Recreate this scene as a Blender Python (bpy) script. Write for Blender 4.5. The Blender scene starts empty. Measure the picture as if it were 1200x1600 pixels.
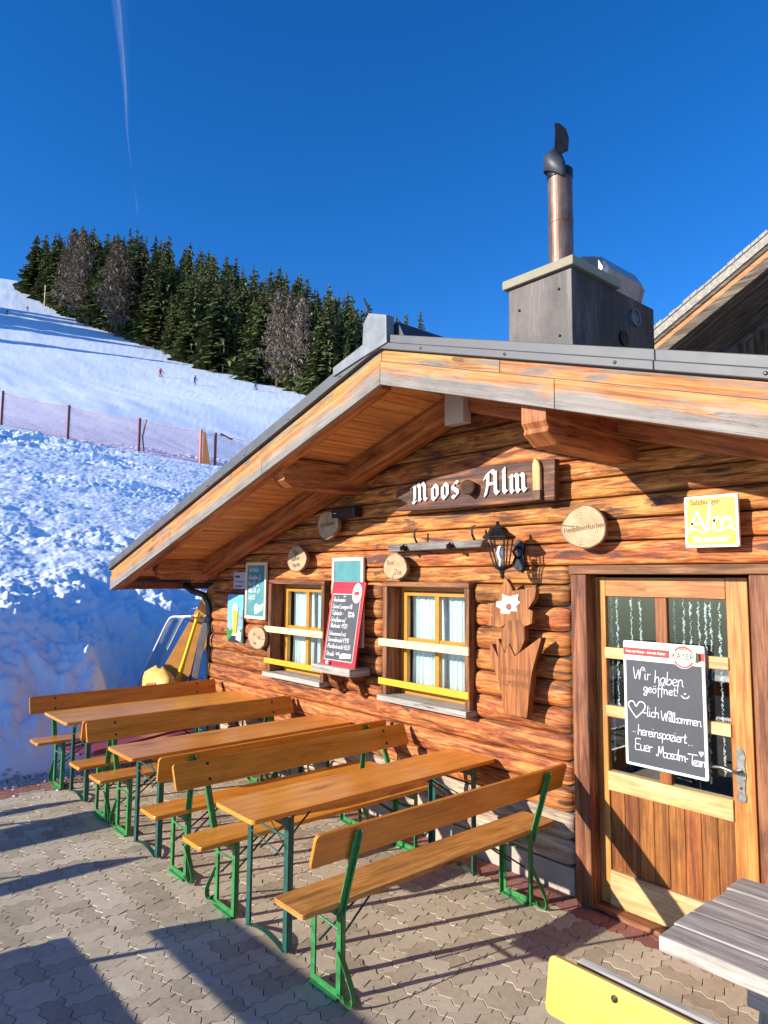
import bpy, math, random
import numpy as np
from mathutils import Vector, Matrix
R = math.radians
rnd = random.Random(7)
sc = bpy.context.scene
col = sc.collection

# ---------------------------------------------------------------- camera, sky, sun, exposure
cam_d = bpy.data.cameras.new('camera'); cam = bpy.data.objects.new('camera', cam_d); col.objects.link(cam)
cam_d.sensor_fit = 'HORIZONTAL'; cam_d.sensor_width = 36.0; cam_d.lens = 36.0 * 1085.2 / 1200.0
cam_d.clip_start = 0.05; cam_d.clip_end = 60000
YAW, PITCH, ROLL = R(-48.948), R(5.346), R(0.3865)
fw = Vector((math.sin(YAW) * math.cos(PITCH), math.cos(YAW) * math.cos(PITCH), math.sin(PITCH)))
rt = Vector((math.cos(YAW), -math.sin(YAW), 0)); up = rt.cross(fw)
r2 = math.cos(ROLL) * rt + math.sin(ROLL) * up; u2 = -math.sin(ROLL) * rt + math.cos(ROLL) * up
CAM = Vector((0, 0, 2.1))
cam.matrix_world = Matrix(((r2.x, u2.x, -fw.x, CAM.x), (r2.y, u2.y, -fw.y, CAM.y), (r2.z, u2.z, -fw.z, CAM.z), (0, 0, 0, 1)))
sc.camera = cam

SUN = Vector((-0.34, -1.0, 0.345)).normalized()
EL = math.asin(SUN.z)
world = bpy.data.worlds.new('World'); sc.world = world; world.use_nodes = True
wn = world.node_tree.nodes; wl_ = world.node_tree.links; wn.clear()
sky = wn.new('ShaderNodeTexSky'); sky.sky_type = 'NISHITA'; sky.sun_disc = False
sky.sun_elevation = EL; sky.sun_rotation = math.atan2(SUN.x, SUN.y)
sky.altitude = 2000; sky.air_density = 1.0; sky.dust_density = 0.0; sky.ozone_density = 4.0
bg = wn.new('ShaderNodeBackground'); bg.inputs['Strength'].default_value = 0.15
wo = wn.new('ShaderNodeOutputWorld')
hs_ = wn.new('ShaderNodeHueSaturation'); hs_.inputs['Saturation'].default_value = 1.25; hs_.inputs['Hue'].default_value = 0.509
wl_.new(sky.outputs[0], hs_.inputs['Color']); wl_.new(hs_.outputs[0], bg.inputs[0]); wl_.new(bg.outputs[0], wo.inputs[0])
sun_d = bpy.data.lights.new('sun', 'SUN'); sun_d.energy = 4.9; sun_d.angle = R(0.5); sun_d.color = (1.0, 0.93, 0.83)
sun = bpy.data.objects.new('sun', sun_d); col.objects.link(sun); sun.location = (-10, -30, 20)
sun.rotation_euler = (-SUN).to_track_quat('-Z', 'Y').to_euler()
vs = sc.view_settings
vs.view_transform = 'Standard'; vs.look = 'None'; vs.gamma = 1.0; vs.use_curve_mapping = False; vs.exposure = 0.74
sc.cycles.max_bounces = 8; sc.cycles.transparent_max_bounces = 12

# ---------------------------------------------------------------- materials
MAT = {}
def new_mat(name):
    m = bpy.data.materials.new(name); m.use_nodes = True
    nt = m.node_tree; nt.nodes.clear()
    out = nt.nodes.new('ShaderNodeOutputMaterial'); b = nt.nodes.new('ShaderNodeBsdfPrincipled')
    nt.links.new(b.outputs[0], out.inputs[0]); MAT[name] = m
    return m, nt, b
def nd(nt, t, **kw):
    n = nt.nodes.new(t)
    for k, v in kw.items(): setattr(n, k, v)
    return n
def ramp(nt, stops):
    r = nt.nodes.new('ShaderNodeValToRGB'); e = r.color_ramp.elements
    while len(e) < len(stops): e.new(0.5)
    for i, (p, c) in enumerate(stops):
        e[i].position = p; e[i].color = (*c, 1) if len(c) == 3 else c
    return r
def mathn(nt, op, a, b=None):
    n = nt.nodes.new('ShaderNodeMath'); n.operation = op
    for i, v in enumerate((a, b)):
        if v is None: continue
        if hasattr(v, 'links') or hasattr(v, 'is_linked'): nt.links.new(v, n.inputs[i])
        else: n.inputs[i].default_value = v
    return n.outputs[0]
def mixc(nt, fac, a, b, mode='MIX'):
    n = nt.nodes.new('ShaderNodeMix'); n.data_type = 'RGBA'; n.blend_type = mode
    for s, v in ((n.inputs[0], fac), (n.inputs[6], a), (n.inputs[7], b)):
        if hasattr(v, 'is_linked'): nt.links.new(v, s)
        elif isinstance(v, (int, float)): s.default_value = v
        else: s.default_value = (*v, 1)
    return n.outputs[2]
def noise_n(nt, vec, scale, detail=4, rough=0.6, dist=0.0):
    n = nt.nodes.new('ShaderNodeTexNoise'); n.inputs['Scale'].default_value = scale; n.inputs['Detail'].default_value = detail
    n.inputs['Roughness'].default_value = rough; n.inputs['Distortion'].default_value = dist
    if vec is not None: nt.links.new(vec, n.inputs['Vector'])
    return n
def mapping(nt, vec, scale, loc=None):
    m = nt.nodes.new('ShaderNodeMapping'); m.inputs['Scale'].default_value = scale
    nt.links.new(vec, m.inputs['Vector'])
    if loc is not None: nt.links.new(loc, m.inputs['Location'])
    return m.outputs[0]
def bump(nt, b, h, strength=0.3, dist=0.01):
    n = nt.nodes.new('ShaderNodeBump'); n.inputs['Strength'].default_value = strength; n.inputs['Distance'].default_value = dist
    nt.links.new(h, n.inputs['Height']); nt.links.new(n.outputs[0], b.inputs['Normal'])

def plain(name, c, rough=0.5, metal=0.0, vary=0.12, nscale=18.0, bmp=0.0, coat=0.0, spec=0.5, chips=None):
    m, nt, b = new_mat(name)
    tc = nd(nt, 'ShaderNodeTexCoord')
    n = noise_n(nt, tc.outputs['Object'], nscale, 5, 0.65)
    lo = tuple(max(0, x * (1 - vary)) for x in c); hi = tuple(min(1, x * (1 + vary)) for x in c)
    r = ramp(nt, [(0.3, lo), (0.7, hi)]); nt.links.new(n.outputs[0], r.inputs[0])
    cc_ = r.outputs[0]
    if chips:
        g_ = nd(nt, 'ShaderNodeNewGeometry'); cn = noise_n(nt, g_.outputs['Position'], 34, 5, 0.7)
        cq = ramp(nt, [(0.60, (0, 0, 0)), (0.64, (1, 1, 1))]); nt.links.new(cn.outputs[0], cq.inputs[0]); cc_ = mixc(nt, cq.outputs[0], cc_, chips)
    nt.links.new(cc_, b.inputs['Base Color'])
    rr = mathn(nt, 'MULTIPLY_ADD', n.outputs[0], 0.25)
    rr.node.inputs[2].default_value = max(0.02, rough - 0.12); nt.links.new(rr, b.inputs['Roughness'])
    b.inputs['Metallic'].default_value = metal; b.inputs['Coat Weight'].default_value = coat
    b.inputs['Specular IOR Level'].default_value = spec
    if bmp: bump(nt, b, n.outputs[0], bmp, 0.01)
    return m

def wood(name, c_dark, c_mid, c_light, rough=0.6, grain=16.0, along=1.1, patch=None, patch_lo=0.5, patch_hi=0.7, knots=0.6, vary=0.25, bmp=0.35, coat=0.0, contrast=1.0, cracks=0.0, dirt=0.25, weather=None):
    """Grain runs along U of the UV map (metres)."""
    m, nt, b = new_mat(name)
    uv = nd(nt, 'ShaderNodeUVMap'); uv.uv_map = 'uv'
    oi = nd(nt, 'ShaderNodeObjectInfo')
    cx = nd(nt, 'ShaderNodeCombineXYZ'); nt.links.new(mathn(nt, 'MULTIPLY', oi.outputs['Random'], 37.0), cx.inputs[0])
    nt.links.new(mathn(nt, 'MULTIPLY', oi.outputs['Random'], 11.0), cx.inputs[1])
    base = mapping(nt, uv.outputs[0], (1, 1, 1), cx.outputs[0])
    # warp so the grain bends round knots
    kv = mapping(nt, base, (1.6, 7.0, 1))
    vor = nd(nt, 'ShaderNodeTexVoronoi'); vor.inputs['Scale'].default_value = 1.0; nt.links.new(kv, vor.inputs['Vector'])
    vor.inputs['Randomness'].default_value = 1.0
    knot = ramp(nt, [(0.0, (1, 1, 1)), (0.10, (0.85,) * 3), (0.17, (0.25,) * 3), (0.42, (0, 0, 0))]); nt.links.new(vor.outputs['Distance'], knot.inputs[0])
    sel = nd(nt, 'ShaderNodeSeparateColor'); nt.links.new(vor.outputs['Color'], sel.inputs[0])
    kk = mathn(nt, 'MULTIPLY', knot.outputs[0], mathn(nt, 'GREATER_THAN', sel.outputs[0], 1.0 - knots * 0.55))
    off = nd(nt, 'ShaderNodeCombineXYZ'); nt.links.new(mathn(nt, 'MULTIPLY', kk, 0.05), off.inputs[1])
    va = nd(nt, 'ShaderNodeVectorMath'); va.operation = 'ADD'; nt.links.new(base, va.inputs[0]); nt.links.new(off.outputs[0], va.inputs[1])
    g = noise_n(nt, mapping(nt, va.outputs[0], (along, grain, 1)), 1.6, 7, 0.62, 0.9)
    g2 = noise_n(nt, mapping(nt, va.outputs[0], (along * 2.5, grain * 5, 1)), 1.6, 3, 0.6, 0.3)
    g3 = noise_n(nt, mapping(nt, va.outputs[0], (along * 6, grain * 14, 1)), 1.6, 2, 0.5, 0.0)
    gm = mathn(nt, 'ADD', mathn(nt, 'MULTIPLY', g.outputs[0], 0.62), mathn(nt, 'ADD', mathn(nt, 'MULTIPLY', g2.outputs[0], 0.26), mathn(nt, 'MULTIPLY', g3.outputs[0], 0.12)))
    r = ramp(nt, [(0.5 - 0.17 / contrast, c_dark), (0.5 - 0.02 / contrast, c_mid), (0.5 + 0.13 / contrast, c_light)]); nt.links.new(gm, r.inputs[0])
    c = r.outputs[0]
    if patch is not None:
        p = noise_n(nt, mapping(nt, va.outputs[0], (0.9, 5.5, 1)), 1.5, 6, 0.66, 0.8)
        pr = ramp(nt, [(patch_lo, (0, 0, 0)), (patch_hi, (1, 1, 1))]); nt.links.new(p.outputs[0], pr.inputs[0])
        c = mixc(nt, pr.outputs[0], c, patch)
    if weather is not None:
        sp = nd(nt, 'ShaderNodeSeparateXYZ'); nt.links.new(uv.outputs[0], sp.inputs[0])
        wnz = noise_n(nt, mapping(nt, base, (1.4, 9, 1)), 1.5, 5, 0.65, 0.6)
        hgt_ = mathn(nt, 'ADD', sp.outputs[1], mathn(nt, 'MULTIPLY', mathn(nt, 'SUBTRACT', wnz.outputs[0], 0.5), 0.22))
        wr = nd(nt, 'ShaderNodeMapRange'); wr.inputs[1].default_value = weather[0]; wr.inputs[2].default_value = weather[1]; wr.inputs[3].default_value = 1.0; wr.inputs[4].default_value = 0.0
        nt.links.new(hgt_, wr.inputs[0])
        gr = ramp(nt, [(0.35, tuple(x * .55 for x in weather[2])), (0.62, weather[2])]); nt.links.new(gm, gr.inputs[0])
        c = mixc(nt, wr.outputs[0], c, gr.outputs[0])
    c = mixc(nt, kk, c, tuple(x * 0.35 for x in c_dark))
    if cracks:
        ck = noise_n(nt, mapping(nt, va.outputs[0], (0.8, 26, 1)), 1.7, 4, 0.55, 0.5)
        cr_ = ramp(nt, [(0.485, (0, 0, 0)), (0.5, (cracks,) * 3), (0.515, (0, 0, 0))]); nt.links.new(ck.outputs[0], cr_.inputs[0])
        cm = noise_n(nt, mapping(nt, base, (0.8, 2.5, 1)), 1.7, 2, 0.5)
        cmr = ramp(nt, [(0.5, (0, 0, 0)), (0.58, (1, 1, 1))]); nt.links.new(cm.outputs[0], cmr.inputs[0])
        c = mixc(nt, mathn(nt, 'MULTIPLY', cr_.outputs[0], cmr.outputs[0]), c, tuple(x * .22 for x in c_dark))
    if dirt:
        dn = noise_n(nt, mapping(nt, base, (2.2, 5.0, 1)), 1.3, 6, 0.7, 0.3)
        dr_ = ramp(nt, [(0.32, (1 - dirt,) * 3), (0.55, (1.0,) * 3)]); nt.links.new(dn.outputs[0], dr_.inputs[0])
        c = mixc(nt, 1.0, c, dr_.outputs[0], 'MULTIPLY')
    hsv = nd(nt, 'ShaderNodeHueSaturation'); nt.links.new(c, hsv.inputs['Color'])
    nt.links.new(mathn(nt, 'ADD', mathn(nt, 'MULTIPLY', oi.outputs['Random'], vary), 1.0 - vary / 2), hsv.inputs['Value'])
    hue = mathn(nt, 'FRACT', mathn(nt, 'MULTIPLY', oi.outputs['Random'], 7.31))
    nt.links.new(mathn(nt, 'ADD', mathn(nt, 'MULTIPLY', hue, 0.014), 0.493), hsv.inputs['Hue'])
    nt.links.new(hsv.outputs[0], b.inputs['Base Color'])
    nt.links.new(mathn(nt, 'SUBTRACT', rough + 0.12, mathn(nt, 'MULTIPLY', gm, 0.22)), b.inputs['Roughness'])
    b.inputs['Coat Weight'].default_value = coat; b.inputs['Coat Roughness'].default_value = 0.22
    b.inputs['Specular IOR Level'].default_value = 0.35
    hh = mathn(nt, 'SUBTRACT', gm, mathn(nt, 'MULTIPLY', kk, 0.3))
    bump(nt, b, hh, bmp, 0.006)
    return m

wood('log_wood', (0.115, 0.027, 0.008), (0.36, 0.102, 0.020), (0.60, 0.255, 0.066), 0.68, 15, 1.7, patch=(0.095, 0.036, 0.021), patch_lo=0.55, patch_hi=0.63, knots=0.8, vary=0.5, bmp=0.7, contrast=1.55, cracks=0.9, dirt=0.4)
wood('soffit_wood', (0.46, 0.165, 0.036), (0.66, 0.275, 0.068), (0.78, 0.37, 0.11), 0.55, 14, 0.8, knots=0.5, vary=0.22, bmp=0.2, cracks=0.3, dirt=0.25, contrast=1.4)
wood('beam_wood', (0.17, 0.048, 0.014), (0.38, 0.125, 0.030), (0.54, 0.225, 0.062), 0.6, 12, 0.9, patch=(0.17, 0.06, 0.03), patch_lo=0.56, patch_hi=0.72, knots=0.5, vary=0.2, bmp=0.4, contrast=1.5, cracks=0.8, dirt=0.35)
wood('verge_wood', (0.20, 0.065, 0.02), (0.46, 0.18, 0.045), (0.60, 0.30, 0.09), 0.7, 24, 0.7, patch=(0.20, 0.16, 0.125), patch_lo=0.47, patch_hi=0.58, knots=0.8, vary=0.15, bmp=0.6, contrast=1.3, cracks=0.7, dirt=0.35)
wood('verge_low_wood', (0.22, 0.07, 0.022), (0.48, 0.20, 0.05), (0.62, 0.32, 0.10), 0.7, 24, 0.7, knots=0.9, vary=0.12, bmp=0.6, contrast=1.3, cracks=0.7, dirt=0.3, weather=(4.095, 4.15, (0.30, 0.265, 0.225)))
wood('frame_wood', (0.065, 0.022, 0.010), (0.19, 0.065, 0.023), (0.32, 0.135, 0.050), 0.6, 12, 0.8, patch=(0.16, 0.10, 0.07), patch_lo=0.58, patch_hi=0.75, knots=0.4, vary=0.15, bmp=0.5, contrast=1.5, cracks=0.8, dirt=0.4)
wood('door_wood', (0.25, 0.080, 0.014), (0.43, 0.168, 0.032), (0.56, 0.27, 0.070), 0.45, 13, 0.8, knots=0.4, vary=0.12, bmp=0.2, cracks=0.3, dirt=0.25, contrast=1.4)
wood('door_panel_wood', (0.11, 0.030, 0.008), (0.25, 0.080, 0.017), (0.37, 0.14, 0.032), 0.45, 20, 0.8, knots=0.5, vary=0.22, bmp=0.25, cracks=0.5, dirt=0.4, contrast=1.4)
wood('pale_door_wood', (0.42, 0.20, 0.065), (0.60, 0.36, 0.14), (0.68, 0.47, 0.23), 0.55, 10, 0.8, knots=0.4, vary=0.1, bmp=0.25, cracks=0.5, dirt=0.25, contrast=1.4)
wood('grey_wood', (0.22, 0.195, 0.16), (0.385, 0.35, 0.30), (0.50, 0.465, 0.41), 0.75, 18, 0.8, knots=0.3, vary=0.14, bmp=0.6, contrast=1.5, cracks=0.9, dirt=0.3)
wood('pale_log_wood', (0.20, 0.13, 0.08), (0.42, 0.32, 0.22), (0.56, 0.46, 0.34), 0.75, 14, 1.4, patch=(0.20, 0.13, 0.085), patch_lo=0.56, patch_hi=0.66, knots=0.6, vary=0.3, bmp=0.6, contrast=1.4, cracks=0.9, dirt=0.4)
wood('old_grey_wood', (0.05, 0.045, 0.04), (0.15, 0.135, 0.12), (0.26, 0.24, 0.215), 0.8, 16, 0.9, knots=0.5, vary=0.1, bmp=0.6, contrast=1.4, cracks=0.9, dirt=0.4)
wood('varnish_wood', (0.55, 0.185, 0.016), (0.70, 0.265, 0.026), (0.77, 0.33, 0.042), 0.32, 9, 0.6, knots=0.35, vary=0.12, bmp=0.08, coat=0.35, cracks=0.25, dirt=0.22, contrast=1.5)
wood('back_wood', (0.52, 0.165, 0.014), (0.68, 0.235, 0.022), (0.76, 0.29, 0.035), 0.36, 9, 0.6, knots=0.45, vary=0.12, bmp=0.08, coat=0.3, cracks=0.2, dirt=0.22, contrast=1.5)
wood('worn_wood', (0.30, 0.11, 0.022), (0.52, 0.21, 0.045), (0.62, 0.30, 0.085), 0.5, 12, 0.8, patch=(0.30, 0.19, 0.10), patch_lo=0.55, patch_hi=0.75, knots=0.4, vary=0.1, bmp=0.3, cracks=0.6, dirt=0.4, contrast=1.5)
wood('yellow_board_wood', (0.66, 0.37, 0.045), (0.74, 0.45, 0.07), (0.80, 0.52, 0.11), 0.35, 7, 0.6, knots=0.3, vary=0.05, bmp=0.06, coat=0.3, cracks=0.15, dirt=0.15)
wood('plaque_wood', (0.11, 0.030, 0.008), (0.27, 0.080, 0.018), (0.42, 0.155, 0.038), 0.5, 16, 0.9, knots=0.3, vary=0.1, bmp=0.3, contrast=1.5, cracks=0.5, dirt=0.3)
wood('sign_wood', (0.022, 0.010, 0.007), (0.085, 0.032, 0.016), (0.30, 0.115, 0.035), 0.6, 9, 0.7, patch=(0.07, 0.03, 0.02), patch_lo=0.45, patch_hi=0.62, knots=0.3, vary=0.05, bmp=0.5, contrast=1.5, cracks=0.6, dirt=0.3)
wood('barn_wood', (0.035, 0.025, 0.018), (0.11, 0.078, 0.052), (0.24, 0.18, 0.125), 0.75, 12, 0.8, knots=0.4, vary=0.3, bmp=0.6, contrast=1.5, cracks=0.8, dirt=0.4)
wood('barn_orange_wood', (0.22, 0.07, 0.025), (0.46, 0.16, 0.055), (0.56, 0.26, 0.10), 0.7, 12, 0.8, knots=0.4, vary=0.2, bmp=0.5)
wood('bark_strip', (0.05, 0.03, 0.02), (0.12, 0.07, 0.04), (0.2, 0.12, 0.07), 0.8, 12, 2.0, vary=0.2, bmp=0.7)
plain('yellow_sash', (0.50, 0.21, 0.018), 0.4, nscale=9, coat=0.2)
plain('bar_cream', (0.74, 0.60, 0.30), 0.6, vary=0.18, nscale=25)
plain('bar_yellow', (0.72, 0.36, 0.018), 0.45, vary=0.08)
plain('roof_metal', (0.085, 0.085, 0.088), 0.55, 0.2, 0.18, 6)
plain('pale_metal', (0.17, 0.175, 0.18), 0.45, 0.4, 0.18, 9)
plain('dark_metal', (0.055, 0.058, 0.065), 0.5, 0.4, 0.25, 5)
plain('hood_metal', (0.36, 0.36, 0.36), 0.34, 0.6, 0.18, 7)
plain('black_iron', (0.018, 0.018, 0.020), 0.38, 0.5, 0.4, 30, 0.2)
plain('black_plastic', (0.012, 0.012, 0.014), 0.35)
plain('gutter_metal', (0.09, 0.085, 0.085), 0.4, 0.7, 0.3, 12)
plain('handle_metal', (0.30, 0.29, 0.26), 0.35, 0.85, 0.3, 40)
plain('green_paint', (0.030, 0.20, 0.050), 0.4, 0.0, 0.35, 22, 0.15, 0.1, chips=(0.085, 0.07, 0.045))
plain('teal_paint', (0.012, 0.085, 0.065), 0.4, 0.0, 0.3, 22, 0.15, 0.1, chips=(0.06, 0.055, 0.045))
plain('dark_rod', (0.02, 0.05, 0.035), 0.4, 0.2)
plain('bolt_metal', (0.05, 0.045, 0.04), 0.4, 0.6)
plain('beige_box', (0.50, 0.45, 0.37), 0.6, 0, 0.06, 6)
plain('plaster', (0.38, 0.33, 0.26), 0.85, 0, 0.14, 9, 0.3)
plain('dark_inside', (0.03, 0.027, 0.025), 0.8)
plain('curtain_cloth', (0.78, 0.84, 0.82), 0.85, 0, 0.04, 60, 0.1)
plain('bead_white', (0.75, 0.78, 0.82), 0.25)
plain('chalk', (0.85, 0.86, 0.85), 0.9, 0, 0.1, 120)
plain('slate', (0.050, 0.054, 0.060), 0.62, 0, 0.22, 5)
plain('green_slate', (0.055, 0.225, 0.235), 0.55, 0, 0.2, 6)
plain('red_board', (0.66, 0.012, 0.014), 0.35, 0, 0.05, 10, 0, 0.3)
plain('red_print', (0.56, 0.025, 0.02), 0.4)
plain('cream_board', (0.80, 0.77, 0.66), 0.4, 0, 0.03)
plain('cream_frame', (0.72, 0.58, 0.38), 0.55, 0, 0.12, 14)
plain('yellow_sign', (0.62, 0.32, 0.018), 0.5, 0, 0.05)
plain('white_paint', (0.82, 0.82, 0.80), 0.5, 0, 0.04)
plain('dark_ink', (0.03, 0.02, 0.015), 0.7)
plain('burnt_ink', (0.16, 0.065, 0.02), 0.8)
plain('green_ink', (0.05, 0.07, 0.02), 0.7)
plain('poster_sky', (0.16, 0.46, 0.80), 0.3, 0, 0.2, 7)
plain('poster_mountain', (0.24, 0.34, 0.42), 0.3, 0, 0.45, 16)
plain('poster_green', (0.06, 0.20, 0.05), 0.3, 0, 0.5, 18)
plain('poster_dark', (0.03, 0.04, 0.04), 0.3)
plain('beer', (0.80, 0.52, 0.03), 0.3, 0, 0.15, 20)
plain('paper', (0.46, 0.44, 0.52), 0.6, 0, 0.25, 22)
plain('yellow_plastic', (0.80, 0.58, 0.02), 0.35)
plain('bag_yellow', (0.72, 0.44, 0.10), 0.55, 0, 0.2, 14, 0.3)
plain('bag_red', (0.62, 0.10, 0.03), 0.5)
plain('brown_board', (0.52, 0.22, 0.045), 0.55, 0, 0.18, 6)
plain('sled_red', (0.26, 0.05, 0.09), 0.4)
plain('ski_dark', (0.02, 0.03, 0.07), 0.35)
plain('post_red', (0.20, 0.032, 0.028), 0.6)
plain('post_orange', (0.62, 0.20, 0.05), 0.6)
plain('net_red', (0.70, 0.22, 0.19), 0.7)
plain('cloth_black', (0.02, 0.02, 0.03), 0.8)
plain('cloth_red', (0.42, 0.05, 0.03), 0.8)
plain('cloth_blue', (0.05, 0.12, 0.25), 0.8)
plain('skin', (0.5, 0.28, 0.2), 0.6)
plain('concrete_cap', (0.28, 0.245, 0.165), 0.85, 0, 0.1, 12, 0.2)
plain('shingle', (0.30, 0.27, 0.22), 0.85, 0, 0.4, 30, 0.4)
plain('trunk_bark', (0.10, 0.065, 0.045), 0.9, 0, 0.3, 8)
plain('gravel_bed', (0.30, 0.28, 0.25), 0.95, 0, 0.3, 40, 0.4)
plain('grit_stone', (0.26, 0.225, 0.18), 0.9, 0, 0.4, 90)
plain('joint_sand', (0.055, 0.046, 0.036), 0.95, 0, 0.3, 60, 0.3)
plain('slice_bark', (0.22, 0.13, 0.07), 0.85, 0, 0.4, 30, 0.5)

def m_glass(name, tint, alpha, rough=0.02):
    m, nt, b = new_mat(name); nt.nodes.remove(b)
    out = nt.nodes['Material Output']
    tr = nd(nt, 'ShaderNodeBsdfTransparent'); tr.inputs[0].default_value = (*tint, 1)
    gl = nd(nt, 'ShaderNodeBsdfGlossy'); gl.inputs['Roughness'].default_value = rough; gl.inputs[0].default_value = (1, 1, 1, 1)
    fr = nd(nt, 'ShaderNodeLayerWeight')
    f2 = mathn(nt, 'ADD', mathn(nt, 'MULTIPLY', mathn(nt, 'POWER', fr.outputs['Facing'], 5.0), 0.9), alpha + 0.03)
    mx = nd(nt, 'ShaderNodeMixShader'); nt.links.new(f2, mx.inputs[0]); nt.links.new(tr.outputs[0], mx.inputs[1]); nt.links.new(gl.outputs[0], mx.inputs[2])
    nt.links.new(mx.outputs[0], out.inputs[0])
m_glass('window_glass', (0.90, 0.95, 0.94), 0.03)
m_glass('clear_plastic', (0.90, 0.92, 0.95), 0.12, 0.12)

def m_pipe():
    m, nt, b = new_mat('steel_pipe')
    tc = nd(nt, 'ShaderNodeTexCoord'); sp = nd(nt, 'ShaderNodeSeparateXYZ'); nt.links.new(tc.outputs['Object'], sp.inputs[0])
    n = noise_n(nt, mapping(nt, tc.outputs['Object'], (9, 9, 3)), 1.0, 6, 0.7)
    r = ramp(nt, [(0.25, (0.10, 0.05, 0.03)), (0.5, (0.20, 0.115, 0.08)), (0.75, (0.30, 0.22, 0.18))]); nt.links.new(n.outputs[0], r.inputs[0])
    nt.links.new(r.outputs[0], b.inputs['Base Color']); b.inputs['Metallic'].default_value = 0.6; b.inputs['Roughness'].default_value = 0.45
m_pipe()
def m_chimney():
    m, nt, b = new_mat('chimney_sheet')
    tc = nd(nt, 'ShaderNodeTexCoord')
    n = noise_n(nt, mapping(nt, tc.outputs['Object'], (7, 7, 1.0)), 1.0, 8, 0.7, 0.4)
    n2 = noise_n(nt, tc.outputs['Object'], 2.6, 6, 0.7)
    r = ramp(nt, [(0.28, (0.018, 0.015, 0.014)), (0.52, (0.048, 0.040, 0.036)), (0.72, (0.15, 0.132, 0.12))]); nt.links.new(n.outputs[0], r.inputs[0])
    r2 = ramp(nt, [(0.45, (0, 0, 0)), (0.7, (0.7, 0.7, 0.7))]); nt.links.new(n2.outputs[0], r2.inputs[0])
    nt.links.new(mixc(nt, r2.outputs[0], r.outputs[0], (0.11, 0.08, 0.065)), b.inputs['Base Color'])
    b.inputs['Metallic'].default_value = 0.2; b.inputs['Roughness'].default_value = 0.55
m_chimney()
def m_slice():
    m, nt, b = new_mat('slice_wood')
    uv = nd(nt, 'ShaderNodeUVMap'); uv.uv_map = 'uv'
    ln = nd(nt, 'ShaderNodeVectorMath'); ln.operation = 'LENGTH'; nt.links.new(uv.outputs[0], ln.inputs[0])
    n = noise_n(nt, uv.outputs[0], 9, 5, 0.6)
    w = mathn(nt, 'SINE', mathn(nt, 'ADD', mathn(nt, 'MULTIPLY', ln.outputs['Value'], 420.0), mathn(nt, 'MULTIPLY', n.outputs[0], 14.0)))
    f = mathn(nt, 'ADD', mathn(nt, 'MULTIPLY', w, 0.16), mathn(nt, 'MULTIPLY', n.outputs[0], 0.9))
    r = ramp(nt, [(0.2, (0.24, 0.15, 0.07)), (0.5, (0.42, 0.30, 0.16)), (0.8, (0.55, 0.43, 0.27))]); nt.links.new(f, r.inputs[0])
    nt.links.new(r.outputs[0], b.inputs['Base Color']); b.inputs['Roughness'].default_value = 0.7
m_slice()
def m_paver(name, c0, c1, c2):
    m, nt, b = new_mat(name)
    g = nd(nt, 'ShaderNodeNewGeometry'); oi = nd(nt, 'ShaderNodeObjectInfo')
    n = noise_n(nt, g.outputs['Position'], 2.2, 4, 0.6); n2 = noise_n(nt, g.outputs['Position'], 260, 3, 0.7)
    n3 = noise_n(nt, g.outputs['Position'], 26, 5, 0.7)
    rv = mathn(nt, 'FRACT', mathn(nt, 'ADD', g.outputs['Random Per Island'], mathn(nt, 'MULTIPLY', oi.outputs['Random'], 5.7)))
    f = mathn(nt, 'ADD', mathn(nt, 'ADD', mathn(nt, 'MULTIPLY', n.outputs[0], 0.35), mathn(nt, 'MULTIPLY', rv, 0.24)), mathn(nt, 'ADD', mathn(nt, 'MULTIPLY', n2.outputs[0], 0.22), mathn(nt, 'MULTIPLY', n3.outputs[0], 0.28)))
    r = ramp(nt, [(0.34, c0), (0.57, c1), (0.8, c2)]); nt.links.new(f, r.inputs[0])
    nt.links.new(r.outputs[0], b.inputs['Base Color']); b.inputs['Roughness'].default_value = 0.85; b.inputs['Specular IOR Level'].default_value = 0.3
    bump(nt, b, mathn(nt, 'ADD', n2.outputs[0], mathn(nt, 'MULTIPLY', n3.outputs[0], 1.5)), 0.35, 0.003)
m_paver('paver_grey', (0.29, 0.24, 0.16), (0.49, 0.41, 0.285), (0.64, 0.555, 0.41))
m_paver('paver_red', (0.20, 0.075, 0.055), (0.32, 0.14, 0.105), (0.42, 0.22, 0.17))
def m_snow():
    m, nt, b = new_mat('snow')
    g = nd(nt, 'ShaderNodeNewGeometry')
    n = noise_n(nt, mapping(nt, g.outputs['Position'], (1.0, 0.42, 1.0)), 6, 7, 0.68); n2 = noise_n(nt, g.outputs['Position'], 60, 4, 0.7)
    d = noise_n(nt, g.outputs['Position'], 0.9, 5, 0.6)
    r = ramp(nt, [(0.35, (0.80, 0.87, 0.96)), (0.62, (0.76, 0.84, 0.94)), (0.80, (0.68, 0.75, 0.85))]); nt.links.new(d.outputs[0], r.inputs[0])
    nt.links.new(r.outputs[0], b.inputs['Base Color']); b.inputs['Roughness'].default_value = 0.6; b.inputs['Specular IOR Level'].default_value = 0.25
    bump(nt, b, mathn(nt, 'ADD', n.outputs[0], mathn(nt, 'MULTIPLY', n2.outputs[0], 0.2)), 0.45, 0.07)
m_snow()
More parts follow.
